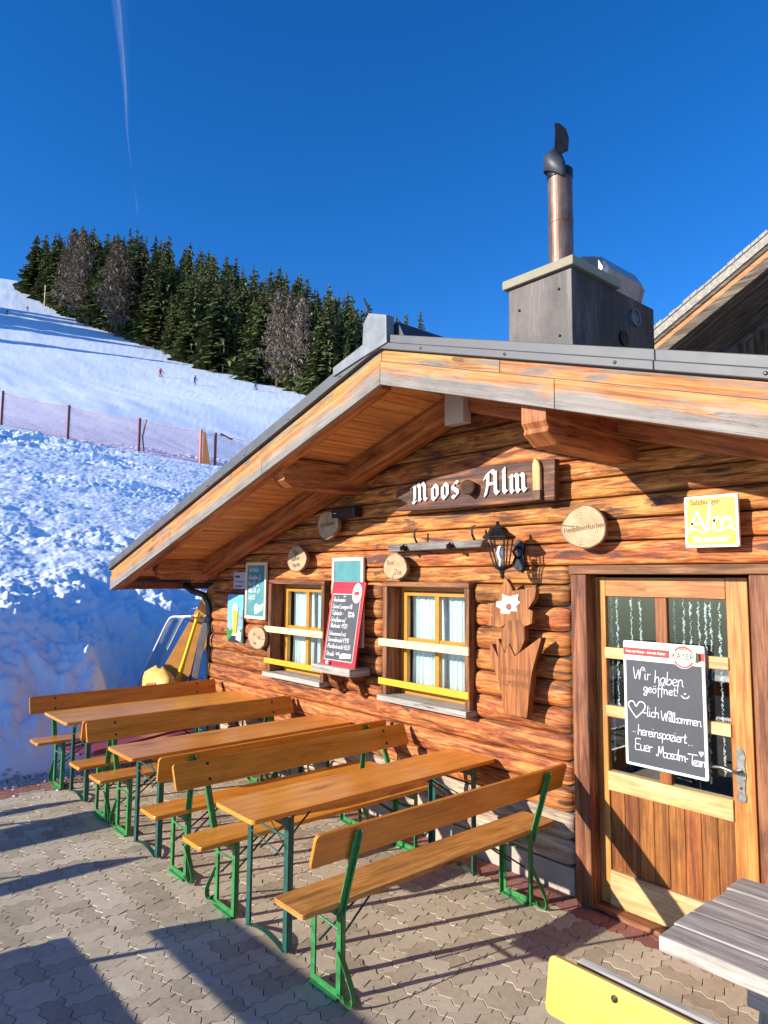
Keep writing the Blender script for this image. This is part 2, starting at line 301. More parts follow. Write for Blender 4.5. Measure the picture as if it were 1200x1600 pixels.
def m_leaf(name, lo, hi, trans=0.0):
    m, nt, b = new_mat(name)
    g = nd(nt, 'ShaderNodeNewGeometry'); oi = nd(nt, 'ShaderNodeObjectInfo')
    f = mathn(nt, 'ADD', mathn(nt, 'MULTIPLY', g.outputs['Random Per Island'], 0.55), mathn(nt, 'MULTIPLY', oi.outputs['Random'], 0.45))
    r = ramp(nt, [(0.1, lo), (0.9, hi)]); nt.links.new(f, r.inputs[0]); nt.links.new(r.outputs[0], b.inputs['Base Color'])
    b.inputs['Roughness'].default_value = 0.75; b.inputs['Specular IOR Level'].default_value = 0.25
m_leaf('spruce_needles', (0.035, 0.055, 0.018), (0.16, 0.165, 0.045))
m_leaf('larch_twigs', (0.17, 0.13, 0.095), (0.33, 0.27, 0.21))
m_leaf('pebble', (0.36, 0.34, 0.31), (0.78, 0.76, 0.72))
def m_contrail():
    m, nt, b = new_mat('vapour'); nt.nodes.remove(b); out = nt.nodes['Material Output']
    uv = nd(nt, 'ShaderNodeUVMap'); uv.uv_map = 'uv'; sp = nd(nt, 'ShaderNodeSeparateXYZ'); nt.links.new(uv.outputs[0], sp.inputs[0])
    n = noise_n(nt, mapping(nt, uv.outputs[0], (9, 3, 1)), 1.0, 5, 0.6)
    edge = mathn(nt, 'SUBTRACT', 1.0, mathn(nt, 'MULTIPLY', mathn(nt, 'ABSOLUTE', sp.outputs[1]), 1.0))
    lr = ramp(nt, [(0.0, (0.55,) * 3), (0.45, (0.8,) * 3), (0.68, (0.25,) * 3), (0.75, (0.0,) * 3), (0.82, (0.05,) * 3), (0.93, (0.35,) * 3), (1.0, (0, 0, 0))]); nt.links.new(sp.outputs[0], lr.inputs[0])
    a = mathn(nt, 'MULTIPLY', mathn(nt, 'MULTIPLY', edge, lr.outputs[0]), mathn(nt, 'MULTIPLY', n.outputs[0], 0.30))
    tr = nd(nt, 'ShaderNodeBsdfTransparent'); tl = nd(nt, 'ShaderNodeBsdfTranslucent'); df = nd(nt, 'ShaderNodeBsdfDiffuse')
    ad = nd(nt, 'ShaderNodeAddShader'); nt.links.new(tl.outputs[0], ad.inputs[0]); nt.links.new(df.outputs[0], ad.inputs[1])
    mx = nd(nt, 'ShaderNodeMixShader'); nt.links.new(a, mx.inputs[0]); nt.links.new(tr.outputs[0], mx.inputs[1]); nt.links.new(ad.outputs[0], mx.inputs[2])
    nt.links.new(mx.outputs[0], out.inputs[0])
m_contrail()

# ---------------------------------------------------------------- helpers
class MB:
    """Collects geometry for one mesh; every face gets a UV whose U runs along the grain (metres)."""
    def __init__(s): s.v = []; s.f = []; s.uv = []; s.mi = []; s.off = (rnd.random() * 20, rnd.random() * 20)
    def face(s, idx, uvs, mi=0): s.f.append(tuple(idx)); s.uv.append([(u + s.off[0], v + s.off[1]) for u, v in uvs]); s.mi.append(mi)
    def box(s, lo, hi, M=None, long=None, mi=0, o=(0, 0, 0)):
        lo = list(lo); hi = list(hi); b = len(s.v)
        for k in range(8):
            p = Vector((hi[0] if k & 1 else lo[0], hi[1] if k & 2 else lo[1], hi[2] if k & 4 else lo[2]))
            if M is not None: p = M @ p
            s.v.append((p[0] + o[0], p[1] + o[1], p[2] + o[2]))
        d = [hi[i] - lo[i] for i in range(3)]
        if long is None: long = max(range(3), key=lambda i: d[i])
        faces = (((0, 2, 3, 1), 2), ((4, 5, 7, 6), 2), ((0, 1, 5, 4), 1), ((2, 6, 7, 3), 1), ((0, 4, 6, 2), 0), ((1, 3, 7, 5), 0))
        for n, (q, ax) in enumerate(faces):
            uvs = []
            for k in q:
                c = [hi[0] if k & 1 else lo[0], hi[1] if k & 2 else lo[1], hi[2] if k & 4 else lo[2]]
                if ax == long:
                    a, bb = [i for i in range(3) if i != long]; uvs.append((c[a] * 0.4 + n * 3, c[bb]))
                else:
                    oth = [i for i in range(3) if i != long and i != ax][0]; uvs.append((c[long], c[oth] + n * 0.37))
            s.face([b + k for k in q], uvs, mi)
        return s
    def tube(s, pts, r, seg=8, mi=0, cap=True, closed=False):
        pts = [Vector(p) for p in pts]; n = len(pts); rs = r if isinstance(r, (list, tuple)) else [r] * n
        b = len(s.v); up0 = None; L = 0
        rings = []
        for i, p in enumerate(pts):
            t = (pts[min(i + 1, n - 1)] - pts[max(i - 1, 0)])
            if t.length < 1e-9: t = Vector((0, 0, 1))
            t.normalize()
            if up0 is None:
                a = Vector((0, 0, 1)) if abs(t.z) < 0.9 else Vector((1, 0, 0)); up0 = t.cross(a).normalized()
            else:
                up0 = (up0 - t * up0.dot(t)); up0 = up0.normalized() if up0.length > 1e-6 else t.orthogonal().normalized()
            w = t.cross(up0)
            if i: L += (p - pts[i - 1]).length
            rings.append(L)
            for k in range(seg):
                a = 2 * math.pi * k / seg; q = p + (up0 * math.cos(a) + w * math.sin(a)) * rs[i]; s.v.append(tuple(q))
        for i in range(n - 1):
            for k in range(seg):
                k2 = (k + 1) % seg; c = rs[i] * 6.283 / seg
                s.face((b + i * seg + k, b + i * seg + k2, b + (i + 1) * seg + k2, b + (i + 1) * seg + k), ((rings[i], k * c), (rings[i], (k + 1) * c), (rings[i + 1], (k + 1) * c), (rings[i + 1], k * c)), mi)
        if cap:
            for i, rev in ((0, True), (n - 1, False)):
                q = [b + i * seg + k for k in range(seg)]
                if rev: q.reverse()
                s.face(q, [(rs[i] * math.cos(6.283 * k / seg), rs[i] * math.sin(6.283 * k / seg)) for k in range(seg)], mi)
        return s
    def flat(s, pts, w, t=0.006, mi=0, side=(0, 0, 1)):
        """Flat steel strip following pts, wide along 'side', thin the other way."""
        pts = [Vector(p) for p in pts]; n = len(pts); b = len(s.v); sd = Vector(side).normalized(); L = 0
        for i, p in enumerate(pts):
            tg = (pts[min(i + 1, n - 1)] - pts[max(i - 1, 0)]).normalized(); nn = tg.cross(sd).normalized()
            for a, c in ((-1, -1), (1, -1), (1, 1), (-1, 1)): s.v.append(tuple(p + sd * (a * w / 2) + nn * (c * t / 2)))
        for i in range(n - 1):
            L2 = L + (pts[i + 1] - pts[i]).length
            for k in range(4):
                k2 = (k + 1) % 4; s.face((b + i * 4 + k, b + i * 4 + k2, b + i * 4 + 4 + k2, b + i * 4 + 4 + k), ((L, k * w), (L, k * w + w), (L2, k * w + w), (L2, k * w)), mi)
            L = L2
        s.face((b + 3, b + 2, b + 1, b), ((0, 0), (w, 0), (w, w), (0, w)), mi); e = b + (n - 1) * 4; s.face((e, e + 1, e + 2, e + 3), ((0, 0), (w, 0), (w, w), (0, w)), mi)
        return s
    def prism(s, poly, ax0, ax1, origin, depth, mi=0, side_mi=None, center=False, grain=0):
        """Extrude a 2D polygon (in plane ax0, ax1 at origin) by the vector depth."""
        a0, a1, o, d = Vector(ax0), Vector(ax1), Vector(origin), Vector(depth); b = len(s.v); n = len(poly)
        for k in range(2):
            for (x, y) in poly: s.v.append(tuple(o + a0 * x + a1 * y + d * k))
        area = sum(poly[i][0] * poly[(i + 1) % n][1] - poly[(i + 1) % n][0] * poly[i][1] for i in range(n))
        cc = a0.cross(a1).dot(d) * area
        f0 = list(range(b, b + n)); f1 = list(range(b + n, b + 2 * n))
        cx = sum(p[0] for p in poly) / n if center else 0; cy = sum(p[1] for p in poly) / n if center else 0
        if center: s.off = (0, 0)
        uv0 = [((p[0] - cx), (p[1] - cy)) if not grain else ((p[1] - cy), (p[0] - cx)) for p in poly]
        if cc > 0: f0.reverse(); s.face(f0, uv0[::-1], mi); s.face(f1, uv0, mi)
        else: s.face(f0, uv0, mi); f1.reverse(); s.face(f1, uv0[::-1], mi)
        sm = mi if side_mi is None else side_mi; L = 0; dl = d.length
        for i in range(n):
            j = (i + 1) % n; l2 = L + math.hypot(poly[j][0] - poly[i][0], poly[j][1] - poly[i][1])
            q = (b + i, b + j, b + n + j, b + n + i)
            if cc < 0: q = q[::-1]
            u = ((L, 0), (l2, 0), (l2, dl), (L, dl))
            s.face(q, u if cc > 0 else u[::-1], sm); L = l2
        return s
    def lathe(s, prof, c, seg=24, mi=0, axis='Z'):
        b = len(s.v); c = Vector(c)
        for (r, h) in prof:
            for k in range(seg):
                a = 2 * math.pi * k / seg; x, y = r * math.cos(a), r * math.sin(a)
                p = (x, y, h) if axis == 'Z' else ((x, h, y) if axis == 'Y' else (h, x, y)); s.v.append(tuple(c + Vector(p)))
        for i in range(len(prof) - 1):
            for k in range(seg):
                k2 = (k + 1) % seg
                s.face((b + i * seg + k, b + i * seg + k2, b + (i + 1) * seg + k2, b + (i + 1) * seg + k), ((i * .05, k * .02), (i * .05, k * .02 + .02), (i * .05 + .05, k * .02 + .02), (i * .05 + .05, k * .02)), mi)
        if prof[0][0] > 1e-5: s.face([b + k for k in range(seg)][::-1], [(0, 0)] * seg, mi)
        if prof[-1][0] > 1e-5: e = b + (len(prof) - 1) * seg; s.face([e + k for k in range(seg)], [(0, 0)] * seg, mi)
        return s
    def mesh(s, name, mats, off=(0, 0, 0), smooth=False):
        me = bpy.data.meshes.new(name)
        v = [(x - off[0], y - off[1], z - off[2]) for x, y, z in s.v]
        me.from_pydata(v, [], s.f)
        ul = me.uv_layers.new(name='uv'); ul.data.foreach_set('uv', [c for f in s.uv for p in f for c in p])
        for m in (mats if isinstance(mats, (list, tuple)) else [mats]): me.materials.append(MAT[m])
        if any(s.mi): me.polygons.foreach_set('material_index', s.mi)
        if smooth: me.polygons.foreach_set('use_smooth', [True] * len(s.f))
        me.update(); return me
    def build(s, name, mats, parent=None, bevel=0.0, smooth=False, loc=None):
        off = wloc(parent) if parent is not None else Vector(loc if loc is not None else (0, 0, 0))
        o = bpy.data.objects.new(name, s.mesh(name, mats, off, smooth)); col.objects.link(o)
        if parent is not None: o.parent = parent
        else: o.location = off
        if bevel:
            m = o.modifiers.new('bevel', 'BEVEL'); m.width = bevel; m.segments = 2; m.limit_method = 'ANGLE'; m.angle_limit = R(40)
        return o
def wloc(o):
    v = Vector((0, 0, 0))
    while o is not None: v += o.location; o = o.parent
    return v
def tag(o, label, cat, group=None):
    o['label'] = label; o['category'] = cat
    if group: o['group'] = group
    return o
def thing(name, loc, label, cat, group=None):
    o = bpy.data.objects.new(name, None); col.objects.link(o); o.location = loc; o.empty_display_size = 0.1
    return tag(o, label, cat, group)
def kind(o, k): o['kind'] = k; return o
def copy_tree(o, parent=None):
    c = o.copy(); col.objects.link(c)
    if parent is not None: c.parent = parent
    for ch in o.children: copy_tree(ch, c)
    return c
def K(x, z, Y): return (x * Y / 4.12, 2.1 + (z - 2.1) * Y / 4.12)     # wall measurements carried to depth Y
def rounded(x0, y0, x1, y1, r, n=4):
    pts = []
    for cx, cy, a0 in ((x1 - r, y1 - r, 0), (x0 + r, y1 - r, 90), (x0 + r, y0 + r, 180), (x1 - r, y0 + r, 270)):
        for k in range(n + 1):
            a = R(a0 + 90 * k / n); pts.append((cx + r * math.cos(a), cy + r * math.sin(a)))
    return pts

# one-line handwriting: strokes on a grid, x-height 5, ascender 10
GL = {
 'a': (5.2, '4.4,4 3,5 1,4 .5,2 1.5,.1 3.3,1 4.4,4.5 4.4,1 5.2,0'), 'b': (5, '1,10 .8,1 1.6,0 3.6,.4 4.5,2.5 3.5,4.6 1,3.2'),
 'c': (4.2, '4,4.2 2.5,5 .8,3.5 .8,1.2 2.2,0 4,.8'), 'd': (5.4, '4.5,3.8 3,5 1,4 .6,1.8 1.8,0 3.5,.8 4.5,4;4.6,9.6 4.4,1 5.4,0'),
 'e': (4.6, '.8,2.2 4,3.2 3.4,4.8 1.8,4.9 .6,3 1,.8 2.5,0 4.5,1'), 'f': (3.6, '4.2,8.6 3.2,10 2.2,9 1.9,4 1.8,-3.6;.4,5 3.6,5.2'),
 'g': (5.2, '4.3,4.2 2.8,5 1,4 .7,2 2,.6 3.6,1.4 4.4,4.6 4.4,-2 3,-4 1,-3.4 1.6,-1.8 5,.4'), 'h': (5.2, '1.1,10 .8,0;.9,2.2 2.2,4.6 3.6,4.8 4.2,3 4.3,.5 5,0'),
 'i': (2.4, '1,5 1,.8 2.2,.2;1,7.3 1.15,7.7'), 'k': (4.6, '1.1,10 .8,0;4,5 1.1,2.2 4.4,0'), 'l': (2.2, '1.2,10 .9,1 2.1,.1'),
 'm': (7.4, '.8,5 .8,0;.8,2.8 2,4.8 3.2,4.4 3.5,.2;3.5,2.8 4.8,4.8 6,4.4 6.3,.6 7.2,0'), 'n': (5.2, '.8,5 .8,0;.8,2.8 2.2,4.9 3.7,4.5 4.1,.6 5,0'),
 'o': (5, '2.8,5 1,4.2 .6,2 1.8,.1 3.6,.5 4.4,2.8 3.6,4.7 2.6,4.9'), 'p': (5, '1,5 .9,-4;1,3.2 2.6,5 4.2,4 4.3,1.8 3,.1 1,1'),
 'r': (3.6, '.8,5 .8,0;.8,2.8 1.8,4.8 3.4,4.7'), 's': (4, '3.6,4.4 2.2,5 .9,4 1.4,2.9 3.2,2 3.4,.8 2,0 .5,.7'),
 't': (3.6, '1.9,8 1.6,1 2.4,0 3.6,.6;.3,5.3 3.5,5.6'), 'u': (5.2, '.8,5 .9,1 2.2,0 3.8,1.2 4.3,5;4.3,5 4.2,.8 5.1,0'), 'v': (4.5, '.5,5 2.2,0 4,5'),
 'w': (6.4, '.5,5 1.6,0 3.2,4.5 4.8,0 6,5'), 'z': (4.2, '.6,5 3.6,5 .6,0 4,.1'), 'y': (5, '.8,5 2.4,.6;4.4,5 1,-4'),
 'W': (10, '.3,9.8 2.4,0 5.2,8 6.2,0 7.4,8.6 9.2,10.6 10.6,9.4 9.8,7.8 8.8,8.4'), 'E': (6, '5.4,9.8 1,9.6 .8,5 .9,.2 5.6,.4;.9,5.2 4.6,5.2'),
 'M': (9.4, '.2,1.2 1.2,0 2.2,1 3,9.4 4.6,3 6.4,9.6 7,9 7.6,1 8.8,.2'), 'T': (6.6, '-1.4,9.6 7.4,9.8;3,9.7 2.9,1 3.8,0'),
 'S': (6, '5.4,8.4 3.6,10 1.2,8.6 2,6 4.8,4 4.8,1.2 2.6,0 .4,1.4'), 'B': (6, '1,0 1,10 4.2,9.6 4.4,6.4 1.2,5.2;1.2,5.2 5,4 4.8,.6 1,0'),
 'G': (6.4, '5.6,8.6 3.6,10 1,7.6 .8,2.6 3,0 5.6,1.4 5.6,4.6 3.6,4.6'), 'L': (5.4, '1.2,10 .9,.2 5.2,.3'), 'R': (6, '1,0 1,10 4.4,9.4 4.4,6 1,5;2.6,5 5.6,0'),
 'D': (6.4, '1,0 1,10 4.4,9 5.6,5 4.2,1 1,0'), 'A': (6.6, '.2,0 3.2,10 6.2,0;1.3,3.6 5.1,3.6'), 'P': (5.6, '1,0 1,10 4.4,9.4 4.6,6 1,4.8'),
 'H': (6.4, '1,10 .9,0;5.4,10 5.3,0;1,5 5.4,5.2'), '-': (4.6, '.6,3 4,3.2'), '.': (2, '.7,.1 1.1,.4'), ',': (2, '1,.6 .5,-1.2'), '!': (2.6, '1.2,10 1.1,3;1,.2 1.2,.5'),
 '€': (5.6, '5,8.4 3.4,9.6 1.4,7 1.2,3 3.2,.2 5,1.4;0,6 3.8,6.2;0,4 3.6,4.2'), ' ': (3.2, ''), '*': (2.8, '1,4 1.4,4.6 1.8,4 1.2,3.6 1,4'),
 '1': (3.4, '.6,7.6 2.2,10 2.1,0'), '2': (5, '.8,8 2.4,10 4.2,8 .6,0 4.8,.2'), '5': (5, '4.6,10 1.4,9.8 1,6 3.4,6.2 4.4,3 2.4,0 .6,1'), '6': (5, '4.2,9.6 1.4,6 .8,2 2.6,0 4.4,2.4 3,5 1,3'),
 '8': (5, '2.6,5.2 .8,7.6 2.6,10 4.2,7.6 2.6,5.2 .6,2.4 2.6,0 4.6,2.4 2.6,5.2'), '9': (5, '4.2,8 2.4,10 .8,7.4 2.2,5.2 4.2,7.4 4.3,9 4,0'), '0': (5, '2.6,10 .8,7.6 .8,2.4 2.6,0 4.4,2.4 4.4,7.6 2.6,10'),
}
for ch, bs in (('ä', 'a'), ('ö', 'o'), ('ü', 'u')): GL[ch] = (GL[bs][0], GL[bs][1] + ';1.4,7 1.6,7.4;3.4,7 3.6,7.4')
def smooth_line(p, k=4):
    if len(p) < 3: return p
    q = [p[0]] + p + [p[-1]]; out = []
    for i in range(1, len(q) - 2):
        for j in range(k):
            t = j / k; out.append(tuple(0.5 * ((2 * q[i][c]) + (-q[i-1][c] + q[i+1][c]) * t + (2*q[i-1][c] - 5*q[i][c] + 4*q[i+1][c] - q[i+2][c]) * t*t + (-q[i-1][c] + 3*q[i][c] - 3*q[i+1][c] + q[i+2][c]) * t**3) for c in (0, 1)))
    return out + [p[-1]]
def ribbon(mb, pts, w, P, mi=0, lift=0.0):
    """Flat stroke of width w through 2D pts, placed by P(x, y, lift)."""
    for i in range(len(pts) - 1):
        (x0, y0), (x1, y1) = pts[i], pts[i + 1]; L = math.hypot(x1 - x0, y1 - y0)
        if L < 1e-6: continue
        ux, uy = (x1 - x0) / L, (y1 - y0) / L; e = w * 0.35; b = len(mb.v); z = lift + 0.00012 * (i % 3)
        for px, py in ((x0 - ux*e - uy*w/2, y0 - uy*e + ux*w/2), (x0 - ux*e + uy*w/2, y0 - uy*e - ux*w/2), (x1 + ux*e + uy*w/2, y1 + uy*e - ux*w/2), (x1 + ux*e - uy*w/2, y1 + uy*e + ux*w/2)):
            mb.v.append(tuple(P(px, py, z)))
        mb.face((b, b + 1, b + 2, b + 3), ((0, 0), (0, w), (L, w), (L, 0)), mi)
def write(mb, txt, x, y, h, w, P, slant=0.12, mi=0, adv=1.0, rise=0.0, wob=0.0):
    k = h / 10.0; x0 = x
    for n, ch in enumerate(txt):
        wd, st = GL.get(ch, GL['o']); jy = rnd.uniform(-wob, wob)
        for m, s in enumerate(st.split(';')):
            if not s: continue
            p = [tuple(float(c) for c in q.split(',')) for q in s.split()]
            p = [(x + (a + b * slant) * k, y + (x - x0) * rise + (b + jy) * k) for a, b in p]
            ribbon(mb, smooth_line(p), w, P, mi, 0.0004 * (m + n % 2))
        x += wd * k * adv
    return x
def print_mesh(txt, size, extrude=0.0, bold=0.0, shear=0.0, align='CENTER', sx=1.0):
    c = bpy.data.curves.new('lettering', 'FONT'); c.body = txt; c.size = size; c.extrude = extrude; c.offset = bold; c.shear = shear
    c.align_x = align; c.align_y = 'CENTER'
    o = bpy.data.objects.new('lettering', c); col.objects.link(o)
    bpy.context.view_layer.update()
    me = bpy.data.meshes.new_from_object(o.evaluated_get(bpy.context.evaluated_depsgraph_get()))
    bpy.data.objects.remove(o)
    if sx != 1.0:
        for v in me.vertices: v.co.x *= sx
    return me
def put_print(txt, size, mat, parent, pos, tilt=0.0, lean=0.0, **kw):
    me = print_mesh(txt, size, **kw); me.materials.clear(); me.materials.append(MAT[mat])
    o = bpy.data.objects.new('lettering', me); col.objects.link(o); o.parent = parent
    o.location = Vector(pos) - wloc(parent); o.rotation_euler = Matrix.Rotation(R(90) - lean, 3, 'X').to_euler()
    o.rotation_euler = (Matrix.Rotation(R(90) - lean, 3, 'X') @ Matrix.Rotation(tilt, 3, 'Z')).to_euler()
    return o

# ---------------------------------------------------------------- the ground: snow hill, pavement, gravel
PD = [8.12, 8.22, 8.58, 9.15, 9.75, 11.4, 13, 16, 22, 30, 40, 60, 90, 116, 140, 155, 183, 241, 273, 324, 420, 700]
PZ = [-.04, .12, .62, 1.28, 1.58, 2.02, 2.5, 3.1, 4.5, 6.7, 9.45, 15, 24.5, 34, 43.2, 49, 61.5, 89, 106, 129, 160, 200]
def hash2(i, j, s):
    h = (i.astype(np.int64) * 374761393 + j.astype(np.int64) * 668265263 + s * 974634777) & 0x7fffffff
    h = ((h ^ (h >> 13)) * 1274126177) & 0x7fffffff
    return ((h ^ (h >> 16)) & 0xffff) / 65535.0
def vn(x, y, s):
    i = np.floor(x); j = np.floor(y); u = x - i; v = y - j; u = u*u*u*(u*(u*6-15)+10); v = v*v*v*(v*(v*6-15)+10)
    a = hash2(i, j, s); b = hash2(i+1, j, s); c = hash2(i, j+1, s); d = hash2(i+1, j+1, s)
    return (a*(1-u)+b*u)*(1-v) + (c*(1-u)+d*u)*v - 0.5
def fbm(x, y, s, o=4, g=0.5):
    r = 0; a = 1.0
    for k in range(o): r = r + a * vn(x, y, s + k); x = x * 2.03 + 3.1; y = y * 2.03 + 1.7; a *= g
    return r
def hill(x, y):
    x = np.asarray(x, float); y = np.asarray(y, float)
    d = -x
    near = np.clip((d - 8.3) / 2.0, 0, 1); far = 1 - np.clip((d - 46) / 20, 0, 1)
    cl = np.clip((y - 3.0) / .7, 0, 1) * (1 - np.clip((d - 9.5) / 2.5, 0, 1)) * (1 - np.clip((y - 9) / 3, 0, 1)); cl = cl * cl * (3 - 2 * cl)
    dd = d - 1.05 * cl + near * far * 0.9 * fbm(x * .12, y * .35, 3, 3)
    z = np.interp(dd, PD, PZ)
    # soften the kinks of the profile far up
    w = np.clip((d - 14) / 20, 0, 1); k = np.maximum(2.0, d * 0.09)
    zs = sum(np.interp(d + k * q, PD, PZ) for q in (-1, -.5, 0, .5, 1)) / 5
    z = z * (1 - w) + zs * w
    lumps = np.clip((d - 8.2) / 1.2, 0, 1) * (1 - np.clip((d - 12) / 5, 0, 1))
    b1 = fbm(x * 1.05 + .3 * vn(x * 1.3, y * 1.3, 5), y * 1.05, 11, 6, .6); b2 = fbm(x * 4.2, y * 4.2, 21, 4, .6)
    face = np.clip((d - 8.15) / .6, 0, 1) * (1 - np.clip((d - 10.5) / 2, 0, 1)); z = z + face * (0.50 * fbm(x * .5 + 7, y * .55, 91, 3, .5) + 0.30 * fbm(x * 1.5, y * 1.5, 97, 5, .58))
    var = np.clip(.55 + 1.6 * fbm(x * .25, y * .25, 95, 2), .15, 1.4)
    z = z + var * lumps * (0.36 * b1 + 0.13 * np.where(b2 > 0, b2, b2 * .35))
    trod = np.clip((d - 27) / 4, 0, 1) * (1 - np.clip((d - 40) / 2.5, 0, 1)) * np.clip(1.25 - (y / d) * 3.0, 0.06, 1)
    z = z + var * trod * (0.60 * fbm(x * 1.0, y * 1.0, 31, 5, .62))
    trk = np.clip((d - 9.5) / 3, 0, 1) * (1 - np.clip((d - 40) / 3, 0, 1))
    z = z + np.clip(var, .5, 1.2) * trk * (0.24 * fbm(x * 2.3 - y * .58, y * .30 + x * .07, 41, 5, .62) + .055 * fbm(x * 2.8, y * 2.8, 71, 4, .6))
    pis = np.clip((d - 41) / 6, 0, 1)
    z = z + pis * (0.12 * (y - .2 * d) * np.clip((d - 41) / 35, 0, 1) + 0.9 * fbm(x * .02, y * .02, 61, 3) + 0.05 * fbm(x * .5 - y * .1, y * .08, 65, 3) + 0.10 * fbm(x * .12 + 6 * vn(x * .015, y * .015, 81), y * .55 + 3 * vn(x * .03, y * .02, 83), 85, 3, .5))
    return z
def hz(x, y): return float(hill(np.array([x]), np.array([y]))[0])
ds = np.concatenate([8.0 * (46 / 8.0) ** np.linspace(0, 1, 620, endpoint=False), 46 * (700 / 46.) ** np.linspace(0, 1, 120)])
ts = np.concatenate([np.linspace(-.45, .1, 50, endpoint=False), np.linspace(.1, .72, 440, endpoint=False), np.linspace(.72, 2.3, 90)]); NR, NC = len(ds), len(ts)
D, T = np.meshgrid(ds, ts, indexing='ij'); X = -D; Y = T * D
Z = hill(X.ravel(), Y.ravel()).reshape(X.shape)
me = bpy.data.meshes.new('snow_hill')
me.vertices.add(NR * NC); me.vertices.foreach_set('co', np.stack([X, Y, Z], -1).ravel())
a = (np.arange(NR - 1)[:, None] * NC + np.arange(NC - 1)[None, :]).ravel()
quads = np.stack([a, a + 1, a + NC + 1, a + NC], -1)
n = len(quads); me.loops.add(n * 4); me.loops.foreach_set('vertex_index', quads.ravel())
me.polygons.add(n); me.polygons.foreach_set('loop_start', np.arange(n) * 4); me.polygons.foreach_set('loop_total', np.full(n, 4))
me.polygons.foreach_set('use_smooth', np.ones(n, bool)); me.update(); me.validate(); me.materials.append(MAT['snow'])
o = bpy.data.objects.new('snow_hill', me); col.objects.link(o); kind(o, 'structure')
if me.polygons[0].normal.z < 0: me.flip_normals()
g = MB(); b0 = [(-8.2, -400), (900, -400), (900, 900), (-8.2, 900)]
g.v = [(x, y, -0.06) for x, y in b0]; g.face((0, 1, 2, 3), b0); kind(g.build('snow_ground', 'snow'), 'structure')

# pavement: interlocking S-edged stones in basket weave, 112.5 mm unit
pav = MB(); pav.box((-7.74, -6, -0.09), (1.8, 4.2, -0.011)); pav = kind(pav.build('pavement', 'joint_sand'), 'structure')
UNIT = 0.1125; GX, GY = -3.597, 1.663
def s_edge(p, q):
    dx, dy = q[0] - p[0], q[1] - p[1]; out = [p]
    for t, a in ((0.30, 0.125), (0.70, -0.125)): out.append((p[0] + dx * t - dy * a, p[1] + dy * t + dx * a))
    return out
def stone_outline(horizontal):
    w, h = (2, 1) if horizontal else (1, 2)
    nodes = [(i, 0) for i in range(w)] + [(w, j) for j in range(h)] + [(i, h) for i in range(w, 0, -1)] + [(0, j) for j in range(h, 0, -1)]
    out = []
    for k, p in enumerate(nodes):
        q = nodes[(k + 1) % len(nodes)]
        # every shared edge keeps one shape whichever stone walks along it
        out += s_edge(p, q)
    return [((x - w / 2) * UNIT, (y - h / 2) * UNIT) for x, y in out]
def inset(poly, d):
    n = len(poly); res = []
    for i in range(n):
        a, b, c = Vector(poly[i - 1]), Vector(poly[i]), Vector(poly[(i + 1) % n])
        n1 = Vector((-(b - a).y, (b - a).x)).normalized(); n2 = Vector((-(c - b).y, (c - b).x)).normalized()
        m = (n1 + n2); m = m / max(0.6, m.length_squared) * 2; m = m * 0.5 * 1.0
        res.append((b.x + m.x * d, b.y + m.y * d))
    return res
def stone_mesh(horizontal):
    p0 = stone_outline(horizontal); a = inset(p0, 0.0042); b = inset(p0, 0.0066); n = len(p0)
    v = [(x, y, -0.022) for x, y in a] + [(x, y, -0.0016) for x, y in a] + [(x, y, 0.0) for x, y in b]
    f = [tuple(range(2 * n, 3 * n))]
    for i in range(n):
        j = (i + 1) % n; f.append((i, j, n + j, n + i)); f.append((n + i, n + j, 2 * n + j, 2 * n + i))
    return v, f
SM = {h: stone_mesh(h) for h in (True, False)}
spots = []
i0 = math.floor((-7.72 - GX) / .225); i1 = math.ceil((1.75 - GX) / .225); j0 = math.floor((-2.6 - GY) / .225); j1 = math.floor((4.16 - GY) / .225)
for i in range(i0, i1):
    for j in range(j0, j1 + 1):
        bx, by = GX + i * .225, GY + j * .225; hor = (i + j) % 2 == 0
        for k in (0, 1):
            c = (bx + UNIT, by + UNIT * (k + .5)) if hor else (bx + UNIT * (k + .5), by + UNIT)
            if c[1] > 4.12: continue
            red = c[1] > 3.90 or c[0] < -7.5
            spots.append((c[0], c[1], hor, red))
def in_frame(x, y, z=0, m=10):
    p = Vector((x, y, z)) - CAM; dz = p.dot(fw)
    if dz < 0.1: return False
    return abs(600 + 1085.2 * p.dot(r2) / dz - 600) < 600 - m and abs(1085.2 * p.dot(u2) / dz) < 800 - m
def vis(s): return in_frame(s[0], s[1]) and not (-2.95 < s[0] and s[1] < 2.2 and s[0] > -1.3)
order = sorted(spots, key=lambda s: (not vis(s), (s[0] ** 2 + s[1] ** 2)))
pm = {}
for hor in (True, False):
    for red in (True, False):
        v, f = SM[hor]; m = bpy.data.meshes.new('paver'); m.from_pydata(v, [], f); m.materials.append(MAT['paver_red' if red else 'paver_grey']); m.update(); pm[hor, red] = m
for s in order[:298]:
    o = bpy.data.objects.new('paver', pm[s[2], s[3]]); col.objects.link(o); o.parent = pav
    o.location = (s[0], s[1], rnd.uniform(-.002, .002)); o.rotation_euler = (rnd.uniform(-.007, .007), rnd.uniform(-.007, .007), rnd.choice((0, math.pi)))
